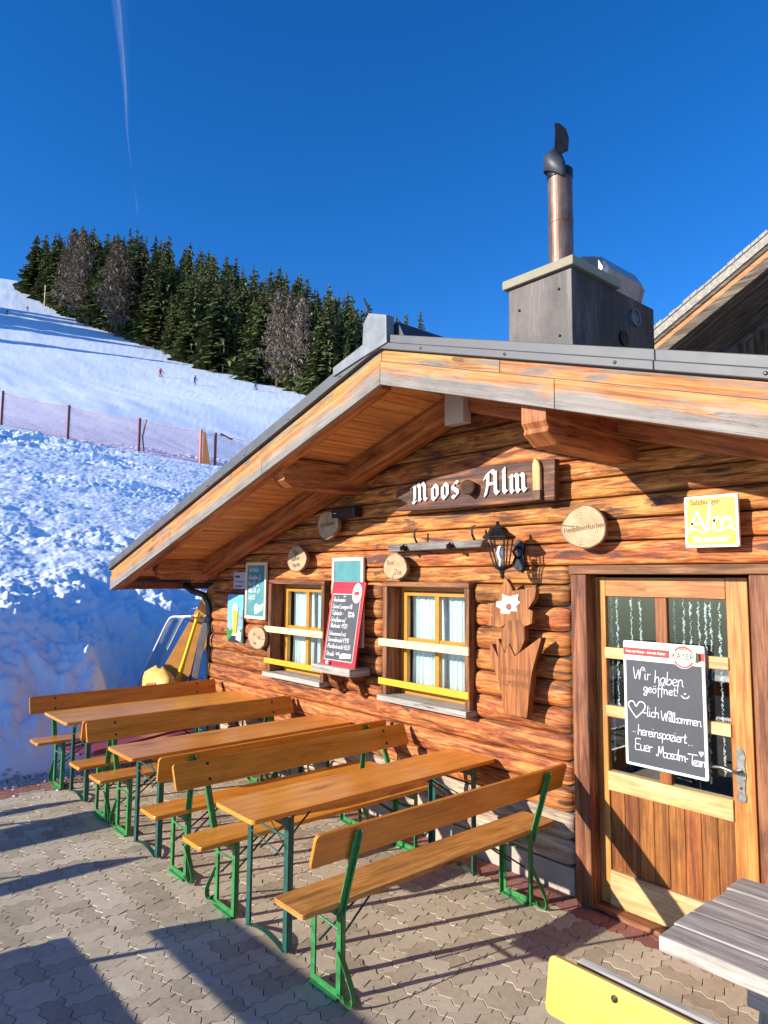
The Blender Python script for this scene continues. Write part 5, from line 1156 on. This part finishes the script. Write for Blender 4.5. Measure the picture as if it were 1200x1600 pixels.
# chalkboard with brewery lettering, beer poster, small notice
cbd = thing('drinks_chalkboard', (-6.86, 4.1, 1.61), 'wood framed green chalkboard with chalk writing near the cabin corner', 'chalkboard')
framed(cbd, -7.10, -6.655, 1.62, 2.256, 4.075, .034, 'green_slate', 'cream_frame')
mb = MB(); CP_ = VP(4.0815)
for (x, y, h, t) in ((-7.04, 2.15, .062, 'Getränke'), (-7.04, 2.065, .05, 'Almdudler 3,2'), (-7.04, 1.99, .05, 'Bier 0,5  4,2'), (-7.04, 1.915, .05, 'Wein 1,8  3,9'), (-7.04, 1.84, .05, 'Saft 0,5')):
    w = sum(GL.get(c, GL['o'])[0] for c in t) * h / 10; write(mb, t, x, y, h, .004, CP_, adv=min(.9, .33 / w))
write(mb, 'Gösser', -6.90, 1.685, .10, .016, CP_, adv=.62, rise=.35); mb.build('chalk_writing', 'chalk', cbd)
bp = thing('beer_poster', (-7.37, 4.1, 1.33), 'poster of a tall beer glass before blue mountains at the cabin corner', 'poster')
X0, X1, Z0, Z1 = -7.52, -7.155, 1.335, 1.882; Q = lambda u, v: (X0 + (X1 - X0) * u, Z0 + (Z1 - Z0) * v)
def pnl(name, poly, y, mat, d=.002):
    mb = MB(); mb.prism([Q(*p) for p in poly], (1, 0, 0), (0, 0, 1), (0, y, 0), (0, d, 0)); return mb.build(name, mat, bp)
pnl('sheet', [(0, 0), (1, 0), (1, 1), (0, 1)], 4.088, 'poster_sky', .012)
pnl('mountains', [(0, .0), (1, .0), (1, .70), (.85, .55), (.72, .62), (.6, .45), (.35, .33), (.15, .45), (0, .40)], 4.0856, 'poster_mountain')
pnl('meadow', [(0, 0), (1, 0), (1, .30), (.7, .22), (.4, .28), (.2, .22), (0, .30)], 4.0832, 'poster_green'); pnl('dark_foot', [(.1, .0), (.9, .0), (.7, .12), (.35, .14)], 4.0810, 'poster_dark')
pnl('beer_glass', [(.42, .18), (.62, .18), (.70, .66), (.36, .66)], 4.0785, 'beer'); pnl('foam', [(.35, .66), (.71, .66), (.68, .78), (.52, .82), (.38, .77)], 4.0785, 'white_paint'); pnl('blossom', [(.62, .06), (.9, .02), (.95, .2), (.78, .26), (.66, .18)], 4.0785, 'white_paint'); pnl('glass_foot', [(.34, .13), (.70, .13), (.62, .178), (.42, .178)], 4.0785, 'white_paint')
nt_ = MB(); nt_.box((-7.40, 4.09, 1.95), (-7.12, 4.098, 2.145)); o = nt_.build('paper_notice', 'paper', None, loc=(-7.26, 4.1, 1.95)); tag(o, 'small faded paper notice above the beer poster', 'notice')
mb = MB(); mb.box((-7.37, 4.0885, 1.975), (-7.2, 4.0898, 1.99)); mb.box((-7.36, 4.0885, 2.03), (-7.17, 4.0898, 2.04)); mb.box((-7.36, 4.0885, 2.08), (-7.25, 4.0898, 2.105)); mb.build('print', 'ski_dark', o)

# welcome board on the door
KY = 4.125; (kx0, kz0), (kx1, kz1) = K(-2.390, .940, KY), K(-1.872, 1.708, KY)
kb = thing('welcome_board', ((kx0 + kx1) / 2, KY + .02, kz0), 'black chalk welcome board with cream border hanging on the door', 'chalkboard')
mb = MB(); mb.prism(rounded(kx0, kz0, kx1, kz1, .012, 3), (1, 0, 0), (0, 0, 1), (0, KY, 0), (0, .014, 0)); mb.build('board', 'cream_board', kb, bevel=.002)
w_, h_ = kx1 - kx0, kz1 - kz0; U = lambda u, v: (kx0 + w_ * u, kz0 + h_ * v)
mb = MB(); mb.prism([U(.035, .022), U(.965, .022), U(.965, .845), U(.035, .845)], (1, 0, 0), (0, 0, 1), (0, KY - .0012, 0), (0, .0008, 0)); mb.build('slate', 'slate', kb)
mb = MB(); mb.prism([U(.004, .885), U(.996, .885), U(.996, .945), U(.004, .945)], (1, 0, 0), (0, 0, 1), (0, KY - .0012, 0), (0, .0008, 0)); mb.build('red_band', 'red_print', kb)
put_print('Hast ein Kaiser - bist ein Kaiser', .021, 'cream_board', kb, (kx0 + w_ * .29, KY - .0022, kz0 + h_ * .915), bold=.0005, sx=.98)
c0 = U(.76, .905); lg = MB(); lg.prism([(c0[0] + .068 * math.cos(R(15 * k)), c0[1] + .068 * math.sin(R(15 * k))) for k in range(24)], (1, 0, 0), (0, 0, 1), (0, KY - .0035, 0), (0, .002, 0)); em = lg.build('emblem', 'cream_board', kb)
lg = MB(); lg.tube([(c0[0] + .06 * math.cos(R(15 * k)), KY - .004, c0[1] + .06 * math.sin(R(15 * k))) for k in range(25)], .0055, 5); lg.build('emblem_ring', 'red_print', em)
lg = MB(); lg.prism([(c0[0] - .082, c0[1] - .026), (c0[0] + .085, c0[1] - .026), (c0[0] + .085, c0[1] + .03), (c0[0] - .082, c0[1] + .03)], (1, 0, 0), (0, 0, 1), (0, KY - .0115, 0), (0, .002, 0)); lg.build('emblem_plate', 'cream_board', em)
put_print('KAISER', .052, 'green_ink', em, (c0[0], KY - .0125, c0[1] + .003), bold=.0006, sx=.82)
lg = MB(); lg.prism([(c0[0] - .022, c0[1] + .04), (c0[0] + .022, c0[1] + .04), (c0[0] + .026, c0[1] + .058), (c0[0] + .01, c0[1] + .05), (c0[0], c0[1] + .06), (c0[0] - .01, c0[1] + .05), (c0[0] - .026, c0[1] + .058)], (1, 0, 0), (0, 0, 1), (0, KY - .006, 0), (0, .002, 0)); lg.build('crown', 'post_orange', em)
lg = MB(); lg.prism([(c0[0] + .075, c0[1] - .028), (c0[0] + .10, c0[1] - .01), (c0[0] + .098, c0[1] + .028), (c0[0] + .08, c0[1] + .035)], (1, 0, 0), (0, 0, 1), (0, KY - .014, 0), (0, .002, 0)); lg.build('hop_cone', 'green_ink', em)
mb = MB(); KP = VP(KY - .0016)
def kw(t, u0, v0, u1, h, wd=.0036, dv=0.0):
    x0_, z0_ = U(u0, v0); tot = sum(GL.get(c, GL['o'])[0] for c in t) * h / 10
    write(mb, t, x0_, z0_, h, wd, KP, slant=.06, adv=(u1 - u0) * w_ / tot, rise=dv, wob=.25)
kw('Wir', .12, .695, .35, .072); kw('haben', .39, .678, .75, .076)
kw('geöffnet!', .25, .600, .69, .058); ribbon(mb, smooth_line([U(.72, .607), U(.75, .592), U(.79, .595), U(.81, .613)], 4), .005, KP); ribbon(mb, [U(.755, .624), U(.77, .626)], .006, KP)
ribbon(mb, smooth_line([U(.15, .385), U(.06, .465), U(.07, .505), U(.12, .51), U(.155, .475), U(.20, .515), U(.26, .505), U(.26, .46), U(.15, .382)], 4), .0055, KP)
kw('-lich', .235, .408, .44, .062); kw('Willkommen', .46, .395, .935, .058)
kw('..', .10, .268, .15, .05); kw('hereinspaziert', .16, .252, .76, .062); kw('..', .78, .240, .85, .05)
kw('Euer', .12, .130, .34, .070); kw('Moosalm', .39, .112, .73, .062); kw('-', .725, .112, .765, .06); kw('Team', .785, .098, .935, .062)
ribbon(mb, smooth_line([U(.925, .178), U(.905, .198), U(.915, .208), U(.927, .195), U(.94, .21), U(.95, .198), U(.925, .176)], 3), .004, KP)
mb.build('chalk_writing', 'chalk', kb)

# things leaning at the cabin corner
def lean_box(name, p0, p1, w, t, mat, label, cat, bev=.004, rounded_top=False):
    p0, p1 = Vector(p0), Vector(p1); u = (p1 - p0); L = u.length; u.normalize(); n = Vector((.75, -.66, 0)); n = (n - u * n.dot(u)).normalized(); s = u.cross(n)
    mb = MB(); poly = [(-w / 2, 0), (w / 2, 0), (w / 2, L - (.06 if rounded_top else 0)), (w * .3, L), (-w * .3, L), (-w / 2, L - (.06 if rounded_top else 0))]
    mb.prism(poly, s, u, p0, n * t, grain=1); o = mb.build(name, mat, None, bevel=bev, loc=tuple(p0)); tag(o, label, cat); return o
sb = lean_box('toboggan', (-9.42, 3.96, .12), (-8.05, 4.32, 1.93), .36, .03, 'brown_board', 'brown wooden board leaning against the cabin corner by the snow', 'board', rounded_top=True)
pan = thing('clear_sheet', (-9.2, 4.05, .8), 'bent clear plastic sheet leaning beside the brown board at the corner', 'plastic sheet')
mb = MB(); NS = 10
pth = smooth_line([(-9.95, .36), (-9.55, .78), (-9.15, 1.17), (-8.85, 1.47), (-8.70, 1.56), (-8.45, 1.58), (-8.12, 1.60)], 4)
for yy in (3.92, 4.12):
    for (a, b) in pth: mb.v.append((a, yy + .0, b))
NP = len(pth)
for k in range(NP - 1): mb.face((k, k + 1, NP + k + 1, NP + k), ((0, 0), (.1, 0), (.1, .2), (0, .2)))
o = mb.build('sheet', 'clear_plastic', pan, smooth=True); md = o.modifiers.new('solid', 'SOLIDIFY'); md.thickness = .006
mb = MB(); mb.tube([(a, 3.92, b) for a, b in pth], .012, 6); mb.tube([(a, 4.12, b) for a, b in pth], .010, 6); mb.build('rim', 'white_paint', pan)
shv = thing('snow_shovel', (-8.35, 3.86, .6), 'yellow plastic handled snow shovel leaning at the cabin corner', 'shovel')
mb = MB(); mb.tube([(-8.46, 3.85, .45), (-8.42, 3.86, .62), (-8.36, 3.88, .80), (-8.26, 3.92, 1.1), (-8.14, 3.98, 1.5), (-8.10, 4.0, 1.64)], [.05, .045, .034, .024, .02, .022], 10); mb.build('handle', 'yellow_plastic', shv, smooth=True)
mb = MB(); mb.prism([(-.17, -.36), (.17, -.36), (.17, -.06), (.07, .02), (-.07, .02), (-.17, -.06)], (.9, -.44, 0), (.2, .05, .97), (-8.47, 3.85, .44), (.01, .02, 0)); mb.build('blade', 'black_plastic', shv, bevel=.004)
for k, (a, b, m, lab) in enumerate((((-8.34, 3.88, .02), (-8.02, 4.08, 1.60), 'ski_dark', 'dark blue ski leaning at the corner beside the yellow shovel'), ((-8.20, 3.88, .02), (-7.98, 4.04, 1.52), 'pale_metal', 'pale grey ski leaning tight against the corner logs'))):
    lean_box('ski', a, b, .075, .014, m, lab, 'ski', .003, True)
bag = MB(); NB, MB_ = 18, 9; rr = random.Random(5)
for j in range(MB_ + 1):
    for i in range(NB):
        a = 2 * math.pi * i / NB; v = j / MB_; r_ = max(.05, (1 - min(1, abs(2 * v - 1)) ** 6.0)) ** .5 * (1 - .12 * v)
        k = 1 + .10 * math.sin(3 * a + 5 * v) + .06 * rr.uniform(-1, 1)
        bag.v.append((-8.33 + .37 * r_ * k * math.cos(a) * (1 + .12 * math.cos(2 * a)), 3.62 + .16 * r_ * k * math.sin(a), 0.04 + .93 * v + .03 * math.sin(2 * a + 1)))
for j in range(MB_):
    for i in range(NB): bag.face((j * NB + i, j * NB + (i + 1) % NB, (j + 1) * NB + (i + 1) % NB, (j + 1) * NB + i), ((0, 0), (.1, 0), (.1, .1), (0, .1)))
bag.face(list(range(NB))[::-1], [(0, 0)] * NB); bag.face([MB_ * NB + i for i in range(NB)], [(0, 0)] * NB)
o = bag.build('sack', 'bag_yellow', None, smooth=True, loc=(-8.33, 3.62, .04)); tag(o, 'crumpled yellow sack lying at the cabin corner behind the benches', 'sack')
mb = MB(); mb.prism([(-.13, 0), (.13, .03), (.11, .13), (-.10, .10)], (1, .1, 0), (0, 0, 1), (-8.12, 3.42, .72), (0, .02, 0)); mb.build('red_label', 'bag_red', o, bevel=.01)
# red sledge lying under the benches by the wall
sl = thing('red_sledge', (-7.7, 3.2, 0), 'flat dark red plastic sledge lying behind the backrests near the snow', 'sledge')
mb = MB(); mb.prism(rounded(-.75, -.26, .75, .26, .12, 4), (-.30, .95, 0), (.95, .30, 0), (-7.86, 3.15, .26), (.03, 0, .02)); mb.build('tub', 'sled_red', sl, bevel=.01)
mb = MB()
for e in (-1, 1): mb.tube([(-7.86 + .3 * .7 + .95 * .26 * e, 3.15 - .95 * .7 + .3 * .26 * e, .30), (-7.86 - .3 * .72 + .95 * .26 * e, 3.15 + .95 * .72 + .3 * .26 * e, .33)], .016, 8)
mb.build('rim', 'sled_red', sl)

# ---------------------------------------------------------------- barn behind on the right
barn = thing('barn', (-1.5, 9.0, 0), 'old dark timber barn roof rising behind the cabin on the right', 'barn')
BYV = 8.5; bs = (6.084 - 5.317) / (-2.942 + 4.346); bx0, bx1 = -6.2, 2.2
def bz(x, top): return top + bs * (x + 4.346)
def bband(name, t0, t1, y0, y1, mat, parent=barn, bev=.004):
    mb = MB(); mb.prism([(bx0, bz(bx0, t0)), (bx1, bz(bx1, t0)), (bx1, bz(bx1, t1)), (bx0, bz(bx0, t1))], (1, 0, 0), (0, 0, 1), (0, y0, 0), (0, y1 - y0, 0)); return mb.build(name, mat, parent, bevel=bev)
br_ = bband('roof', 5.245, 5.36, BYV - .02, BYV + 6, 'shingle')
bband('roof_edge', 5.19, 5.243, BYV + .0, BYV + .05, 'barn_wood'); bband('verge_board', 5.115, 5.188, BYV + .02, BYV + .07, 'barn_orange_wood'); bband('verge_board', 4.97, 5.113, BYV + .005, BYV + .05, 'barn_wood')
# ragged shingle butts along the verge
for k in range(90):
    x = bx0 + k * (bx1 - bx0) / 90; mb = MB(); h = rnd.uniform(.0, .03); wv = (bx1 - bx0) / 90 - .006
    mb.prism([(x, bz(x, 5.362)), (x + wv, bz(x + wv, 5.362)), (x + wv, bz(x + wv, 5.385 + h)), (x, bz(x, 5.385 + h))], (1, 0, 0), (0, 0, 1), (0, BYV - .035, 0), (0, .5, 0)); mb.build('shingle', 'shingle', br_)
for k in range(22):
    y = BYV + .08 + k * .2; 
    if y > 10.2: break
    mb = MB(); mb.prism([(bx0, bz(bx0, 5.10)), (bx1, bz(bx1, 5.10)), (bx1, bz(bx1, 5.13)), (bx0, bz(bx0, 5.13))], (1, 0, 0), (0, 0, 1), (0, y, 0), (0, .19, 0)); mb.build('soffit_board', 'barn_wood', barn)
for k in range(int((bx1 + 5.2) / .22)):
    x = -5.2 + k * .22; mb = MB(); mb.box((x, 9.9, 0), (x + .212, 9.94, bz(x, 5.12)), long=2); mb.build('wall_board', 'barn_wood', barn, bevel=.003)
mb = MB(); mb.tube([(-3.6, 8.75, 4.62), (-2.2, 9.2, 4.9)], .07, 10); mb.build('brace_pole', 'barn_wood', barn)

# ---------------------------------------------------------------- forest on the hill
def spruce(seed):
    """Unit-high spruce: trunk mesh and crown mesh of drooping needle sprays."""
    r = random.Random(seed); tk = MB(); tk.tube([(0, 0, -.04), (0, 0, .3), (0.004, 0, .7), (0, 0, .985)], [.016, .012, .007, .002], 7)
    cr = MB(); W = r.uniform(.14, .24); n = 40; pw = r.uniform(.6, 1.0); lob = r.uniform(0, 6.28); lw = r.uniform(.05, .22); low = r.uniform(.02, .10)
    for i in range(n):
        v = i / (n - 1); z = low + (.985 - low) * v; L = W * (1 - v) ** pw * (.78 + .44 * r.random()) + .007
        if v < .12: L *= .72 + v * 2.3
        k = max(4, int(14 * (1 - v) + 4)); a0 = r.random() * 6.28
        for j in range(k):
            a = a0 + 6.283 * j / k + r.uniform(-.3, .3); l = L * r.uniform(.5, 1.2) * (1 + lw * math.sin(a + lob + 3 * v)); dr = l * r.uniform(.2, .65) * (1.0 if v < .8 else .2)
            ca_, sa_ = math.cos(a), math.sin(a); z_ = z + r.uniform(-.016, .016)
            segs = 4 if l > .07 else 2; w0 = l * .24 + .004
            def pt(t, s, dz=0):
                rad = l * t; return (ca_ * rad - sa_ * s, sa_ * rad + ca_ * s, z_ - dr * t ** 1.4 + dz)
            for s in range(segs):
                t0, t1 = (s) / segs, min(1.05, (s + 1.3) / segs); ww = w0 * (1 - .5 * t0) * r.uniform(.7, 1.3); sk = r.uniform(-.5, .5) * ww
                b = len(cr.v); cr.v += [pt(t0, 0, .004), pt((t0 + t1) / 2, ww + sk, -.022 * r.random()), pt(t1, sk, -.012 * r.random()), pt((t0 + t1) / 2, -ww + sk, -.022 * r.random())]
                cr.face((b, b + 1, b + 2, b + 3), ((0, 0),) * 4)
            for q in range(2):
                t_ = r.uniform(.3, .9); b = len(cr.v); cr.v += [pt(t_ - .18, 0), pt(t_ + .18, 0, -.002), pt(t_, r.uniform(-.004, .004), -.05 * (l / .12) * r.uniform(.5, 1.2) - .006)]; cr.face((b, b + 1, b + 2), ((0, 0),) * 3)
    return tk.mesh('trunk', 'trunk_bark'), cr.mesh('crown', 'spruce_needles')
def larch(seed):
    r = random.Random(seed); tk = MB(); tk.tube([(0, 0, -.04), (.004, 0, .35), (0, .004, .7), (0, 0, .985)], [.015, .011, .006, .0015], 7)
    cr = MB(); n = 70
    for i in range(n):
        v = i / (n - 1); z = .13 + .86 * v; L = (.19 if v > .12 else .12) * (1 - v) ** .62 * r.uniform(.7, 1.2) + .01
        k = 6 if v < .8 else 4
        for j in range(k):
            a = r.random() * 6.283; l = L * r.uniform(.5, 1.1); e = Vector((math.cos(a) * l, math.sin(a) * l, z + l * r.uniform(-.2, .30))); s0 = Vector((0, 0, z)); m = s0.lerp(e, .5) - Vector((0, 0, l * .10))
            cr.tube([s0, m, e], [.0030, .0020, .0008], 3, cap=False)
            for q in range(9):
                t = r.uniform(.2, 1); p = s0.lerp(e, t) - Vector((0, 0, l * .1 * 4 * t * (1 - t) * .5)); d = Vector((r.uniform(-1, 1), r.uniform(-1, 1), r.uniform(-1.5, .4))) * .026; w = Vector((d.y, -d.x, 0)).normalized() * .0042
                b = len(cr.v); cr.v += [tuple(p - w), tuple(p + w), tuple(p + d + w * .5), tuple(p + d - w * .5)]; cr.face((b, b + 1, b + 2, b + 3), ((0, 0),) * 4)
    return tk.mesh('trunk', 'trunk_bark'), cr.mesh('crown', 'larch_twigs')
SP = [spruce(s) for s in (1, 2, 3, 4, 5, 6, 7, 8, 9, 10)]; LA = [larch(s) for s in (11, 12, 13)]
def tree(kind_, x, y, h, label, group, widen=1.0):
    me_t, me_c = (rnd.choice(LA) if kind_ == 'larch_tree' else rnd.choice(SP))
    t = thing(kind_, (x, y, hz(x, y) - .2), label, 'larch' if kind_ == 'larch_tree' else 'spruce', group); t.rotation_euler = (0, 0, rnd.uniform(0, 6.28)); t.scale = (h * widen, h * widen, h)
    for n_, m_ in (('trunk', me_t), ('crown', me_c)):
        o = bpy.data.objects.new(n_, m_); col.objects.link(o); o.parent = t
EDGE = [(-290, 64), (-254, 62), (-223, 62.5), (-197, 63.8), (-181, 66.8), (-159, 69), (-138, 68), (-121, 69.8), (-106.5, 72.2), (-98, 74), (-83, 74.5), (-70, 77), (-56, 80)]
def edge_at(s):
    s = max(0, min(.9999, s)) * (len(EDGE) - 1); i = int(s); t = s - i; return (EDGE[i][0] * (1 - t) + EDGE[i + 1][0] * t, EDGE[i][1] * (1 - t) + EDGE[i + 1][1] * t, i, t)
def hgt(s): return float(np.interp(s, [0, .083, .167, .25, .333, .417, .5, .583, .667, .75, .83, 1], [21, 26, 29, 29, 28, 26, 24, 22, 19.5, 18, 16.5, 15]))
LG = 'larches at the forest edge'; SGp = 'spruces of the forest on the hill'
for s, w, lab in ((.192, 1.1, 'bare brown larch with pale trunk near the upper left end of the forest'), (.218, 1.15, 'bare brown larch second from the upper end of the forest'), (.315, 1.3, 'broad bare brown larch between dark spruces, upper half of the forest'), (.635, 1.0, 'bare larch in the lower forest edge, left one of three'), (.655, 1.05, 'bare larch in the lower forest edge, middle one of three'), (.678, 1.0, 'bare larch in the lower forest edge, right one of three')):
    x, y, i, t = edge_at(s); tree('larch_tree', x + .5, y - 1.5, hgt(s) * .97, lab, LG, 1.15 * w)
for s, lab in ((.07, 'spruce standing at the upper left end of the forest, nearest the open slope'), (.465, 'broad green spruce jutting from the middle of the forest edge'), (.525, 'broad green spruce right of the jutting middle one'), (.60, 'tall green spruce just left of the three lower larches'), (.715, 'green spruce right of the three lower larches, above the roof edge')):
    x, y, i, t = edge_at(s); tree('spruce_tree', x + 1, y - .5, hgt(s) * rnd.uniform(.9, 1.0), lab, SGp, rnd.uniform(1.25, 1.5))
placed = []
def free(x, y, d): return all((x - a) ** 2 + (y - b) ** 2 > d * d for a, b in placed)
cnt = 0
for row in range(7):
    s = .045 + row * .006
    while s < .775:
        x, y, i, t = edge_at(s); x0_, y0_ = EDGE[i]; x1_, y1_ = EDGE[i + 1]; dx, dy = x1_ - x0_, y1_ - y0_; L = math.hypot(dx, dy); nx, ny = -dy / L, dx / L
        if ny < 0 and nx > 0: nx, ny = -nx, -ny
        q_ = hgt(s) / 28; off = (row * 4.5 + rnd.uniform(0, 3.0) + (1.5 if row == 0 else 0)) * q_
        px, py = x + nx * off, y + ny * off
        if free(px, py, 3.0 * q_) and cnt < 285:
            placed.append((px, py)); cnt += 1
            tree('spruce_tree', px, py, hgt(s) * (rnd.uniform(.6, .95) if row == 0 else rnd.uniform(.8, 1.12)), 'dark green spruce standing in the dense forest on the hill', SGp, rnd.uniform(1.0, 1.5))
        s += rnd.uniform(3.6, 6.5) * q_ / (L * (len(EDGE) - 1))
for (x, y, h, lab) in ((-338, 62, 9, 'small far spruce on the skyline left of the forest, taller one'), (-342, 64.5, 6, 'small far spruce on the skyline left of the forest, shorter one'), (-345, 67, 4.5, 'tiny far spruce on the skyline against the forest end'), (-330, 57.5, 10, 'far spruce on the skyline cut by the picture edge'), (-90, 83.5, 18, 'lone spruce top seen over the cabin ridge, right of the metal end plate'), (-86, 84, 15, 'small spruce top furthest right over the cabin ridge')):
    tree('spruce_tree', x, y, h, lab, None, 1.2)
# trees beside the piste, outside the picture, that throw the long shadows over it
for (x, y, h) in ((-222, 20, 22), (-214, 19, 24), (-203, 18, 26), (-200, 16, 27), (-197, 19, 26), (-194, 17, 25), (-186, 16, 22), (-158, 14, 20)):
    tree('spruce_tree', x, y, h, 'spruce beside the slope outside the picture, throwing a long shadow on the snow', 'spruces beside the slope', 1.2)

# ---------------------------------------------------------------- piste fence, markers and skiers
FP = [(-43.2, 9.0), (-40.9, 11.9), (-38.4, 15.0), (-36.4, 17.8), (-36.2, 18.6), (-33.5, 23.5)]
fence = thing('safety_fence', (FP[1][0], FP[1][1], hz(*FP[1])), 'red mesh safety fence on posts across the snow slope', 'fence')
for k, (x, y) in enumerate(FP):
    z = hz(x, y); mb = MB(); m = 'post_orange' if k == 3 else 'post_red'
    mb.box((x - .06, y - .06, z - .3), (x + .06, y + .06, z + 1.95)); 
    if k == 2: mb.tube([(x + .15, y + .28, z - .2), (x + .05, y + .18, z + .9), (x + .18, y + .32, z + 1.9)], .045, 6)
    mb.build('post', m, fence, bevel=.01)
x, y = FP[3]; z = hz(x, y); mb = MB(); mb.prism([(0, 0), (.42, 0), (.12, 1.8), (0, 1.85)], (.4, .9, 0), (0, 0, 1), (x + .1, y + .1, z), (.05, -.03, 0)); mb.build('orange_pad', 'post_orange', fence)
x, y = FP[4]; z = hz(x, y); mb = MB(); mb.tube([(x + .1, y + .25, z + 1.9), (x + .35, y + .9, z + 1.6)], .06, 6); mb.build('loose_rail', 'post_red', fence)
for (a, b) in zip(FP[:-1], FP[1:]):
    L = math.hypot(b[0] - a[0], b[1] - a[1]); nx = max(4, int(L / .11)); mb = MB()
    def fp(u, v):
        x = a[0] + (b[0] - a[0]) * u; y = a[1] + (b[1] - a[1]) * u; z0_ = hz(a[0], a[1]) * (1 - u) + hz(b[0], b[1]) * u
        sag = .10 * math.sin(math.pi * u); return Vector((x, y, z0_ + .12 + (1.72 - sag) * v))
    tw = Vector((b[0] - a[0], b[1] - a[1], 0)).normalized()
    for i in range(nx + 1):
        u = i / nx; q = len(mb.v); p0, p1 = fp(u, 0), fp(u, 1); mb.v += [tuple(p0 - tw * .0055), tuple(p0 + tw * .0055), tuple(p1 + tw * .0055), tuple(p1 - tw * .0055)]; mb.face((q, q + 1, q + 2, q + 3), ((0, 0),) * 4)
    for j in range(15):
        v = j / 14; th = Vector((0, 0, .006 if j not in (0, 14) else .016)); K_ = 10
        for i in range(K_):
            q = len(mb.v); p0, p1 = fp(i / K_, v), fp((i + 1) / K_, v); mb.v += [tuple(p0 - th), tuple(p1 - th), tuple(p1 + th), tuple(p0 + th)]; mb.face((q, q + 1, q + 2, q + 3), ((0, 0),) * 4)
    mb.build('net', 'net_red', fence)
pm_ = thing('piste_marker', (-235.8, 59.5, hz(-235.8, 59.5)), 'pale pole with orange foot pad at the upper forest edge', 'pole')
z = hz(-235.8, 59.5); mb = MB(); mb.tube([(-235.8, 59.5, z - .3), (-235.8, 59.5, z + 7)], .16, 8); mb.build('pole', 'bar_cream', pm_); mb = MB(); mb.box((-236.2, 60.0, z - .2), (-235.4, 60.8, z + 1.3)); mb.build('pad', 'post_orange', pm_, bevel=.1)
z = hz(-150.0, 67.0); mb = MB(); mb.prism([(-.9, -.2), (.9, -.2), (.75, 1.9), (-.6, 2.1)], (.8, .6, 0), (0, 0, 1), (-150.0, 67.0, z), (.2, -.3, 0)); o = mb.build('orange_pad', 'post_orange', None, bevel=.1, loc=(-150.0, 67.0, z)); tag(o, 'orange safety pad at the middle of the forest edge', 'safety pad')
def skier(x, y, face, mat, label, crouch=.85):
    z = hz(x, y); root = thing('person', (x, y, z), label, 'person', 'skiers on the slope')
    me = bpy.data.meshes.new('body')
    c = crouch; V = [(0, 0, .92 * c), (0, .06, 1.18 * c), (0, .14, 1.42 * c), (0, .17, 1.53 * c), (0, .19, 1.68 * c), (.11, 0, .88 * c), (.15, .16, .48 * c), (.15, .0, .08), (.15, .16, .04), (-.11, 0, .88 * c), (-.15, .16, .48 * c), (-.15, .0, .08), (-.15, .16, .04), (.22, .14, 1.36 * c), (.38, .16, 1.08 * c), (.40, .42, 1.0 * c), (-.22, .14, 1.36 * c), (-.38, .16, 1.08 * c), (-.40, .42, 1.0 * c)]
    E = [(0, 1), (1, 2), (2, 3), (3, 4), (0, 5), (5, 6), (6, 7), (7, 8), (0, 9), (9, 10), (10, 11), (11, 12), (2, 13), (13, 14), (14, 15), (2, 16), (16, 17), (17, 18)]
    RD = [.15, .15, .14, .07, .11, .11, .085, .065, .06, .11, .085, .065, .06, .085, .06, .05, .085, .06, .05]
    me.from_pydata(V, E, []); o = bpy.data.objects.new('body', me); col.objects.link(o); o.parent = root
    s_ = o.modifiers.new('skin', 'SKIN'); 
    for k, r_ in enumerate(RD): me.skin_vertices[0].data[k].radius = (r_, r_)
    me.skin_vertices[0].data[0].use_root = True
    o.modifiers.new('sub', 'SUBSURF').levels = 1; me.materials.append(MAT[mat])
    hd_ = MB(); hd_.lathe([(0, -.12), (.09, -.08), (.125, .02), (.10, .10), (0, .14)], (0, .19, 1.72 * c), 12); h_ = bpy.data.objects.new('helmet', hd_.mesh('helmet', 'cloth_black')); col.objects.link(h_); h_.parent = root
    for e in (-1, 1):
        mb = MB(); mb.flat([(.15 * e, -.75, .0), (.15 * e, .7, .0), (.15 * e, .9, .07)], .08, .02, side=(1, 0, 0)); k_ = bpy.data.objects.new('ski', mb.mesh('ski', 'ski_dark')); col.objects.link(k_); k_.parent = root
        mb = MB(); mb.tube([(.40 * e, .42, 1.0 * c), (.50 * e, -.15, .1)], .012, 5); k_ = bpy.data.objects.new('ski_pole', mb.mesh('ski_pole', 'cloth_black')); col.objects.link(k_); k_.parent = root
    root.rotation_euler = (0, 0, face)
for a in ((-200.2, 41.4, R(-60), 'cloth_black', 'skier in black high on the slope, leftmost of all'), (-215.7, 50.0, R(-100), 'cloth_red', 'skier in dark red below the upper end of the forest'), (-114.8, 48.1, R(-80), 'cloth_red', 'skier in red and black alone in the middle of the slope'), (-107.2, 50.9, R(-70), 'cloth_blue', 'small dark skier a little right of the red one'), (-104.5, 61.0, R(-90), 'cloth_blue', 'skier in blue close to the lower forest edge')):
    skier(*a)
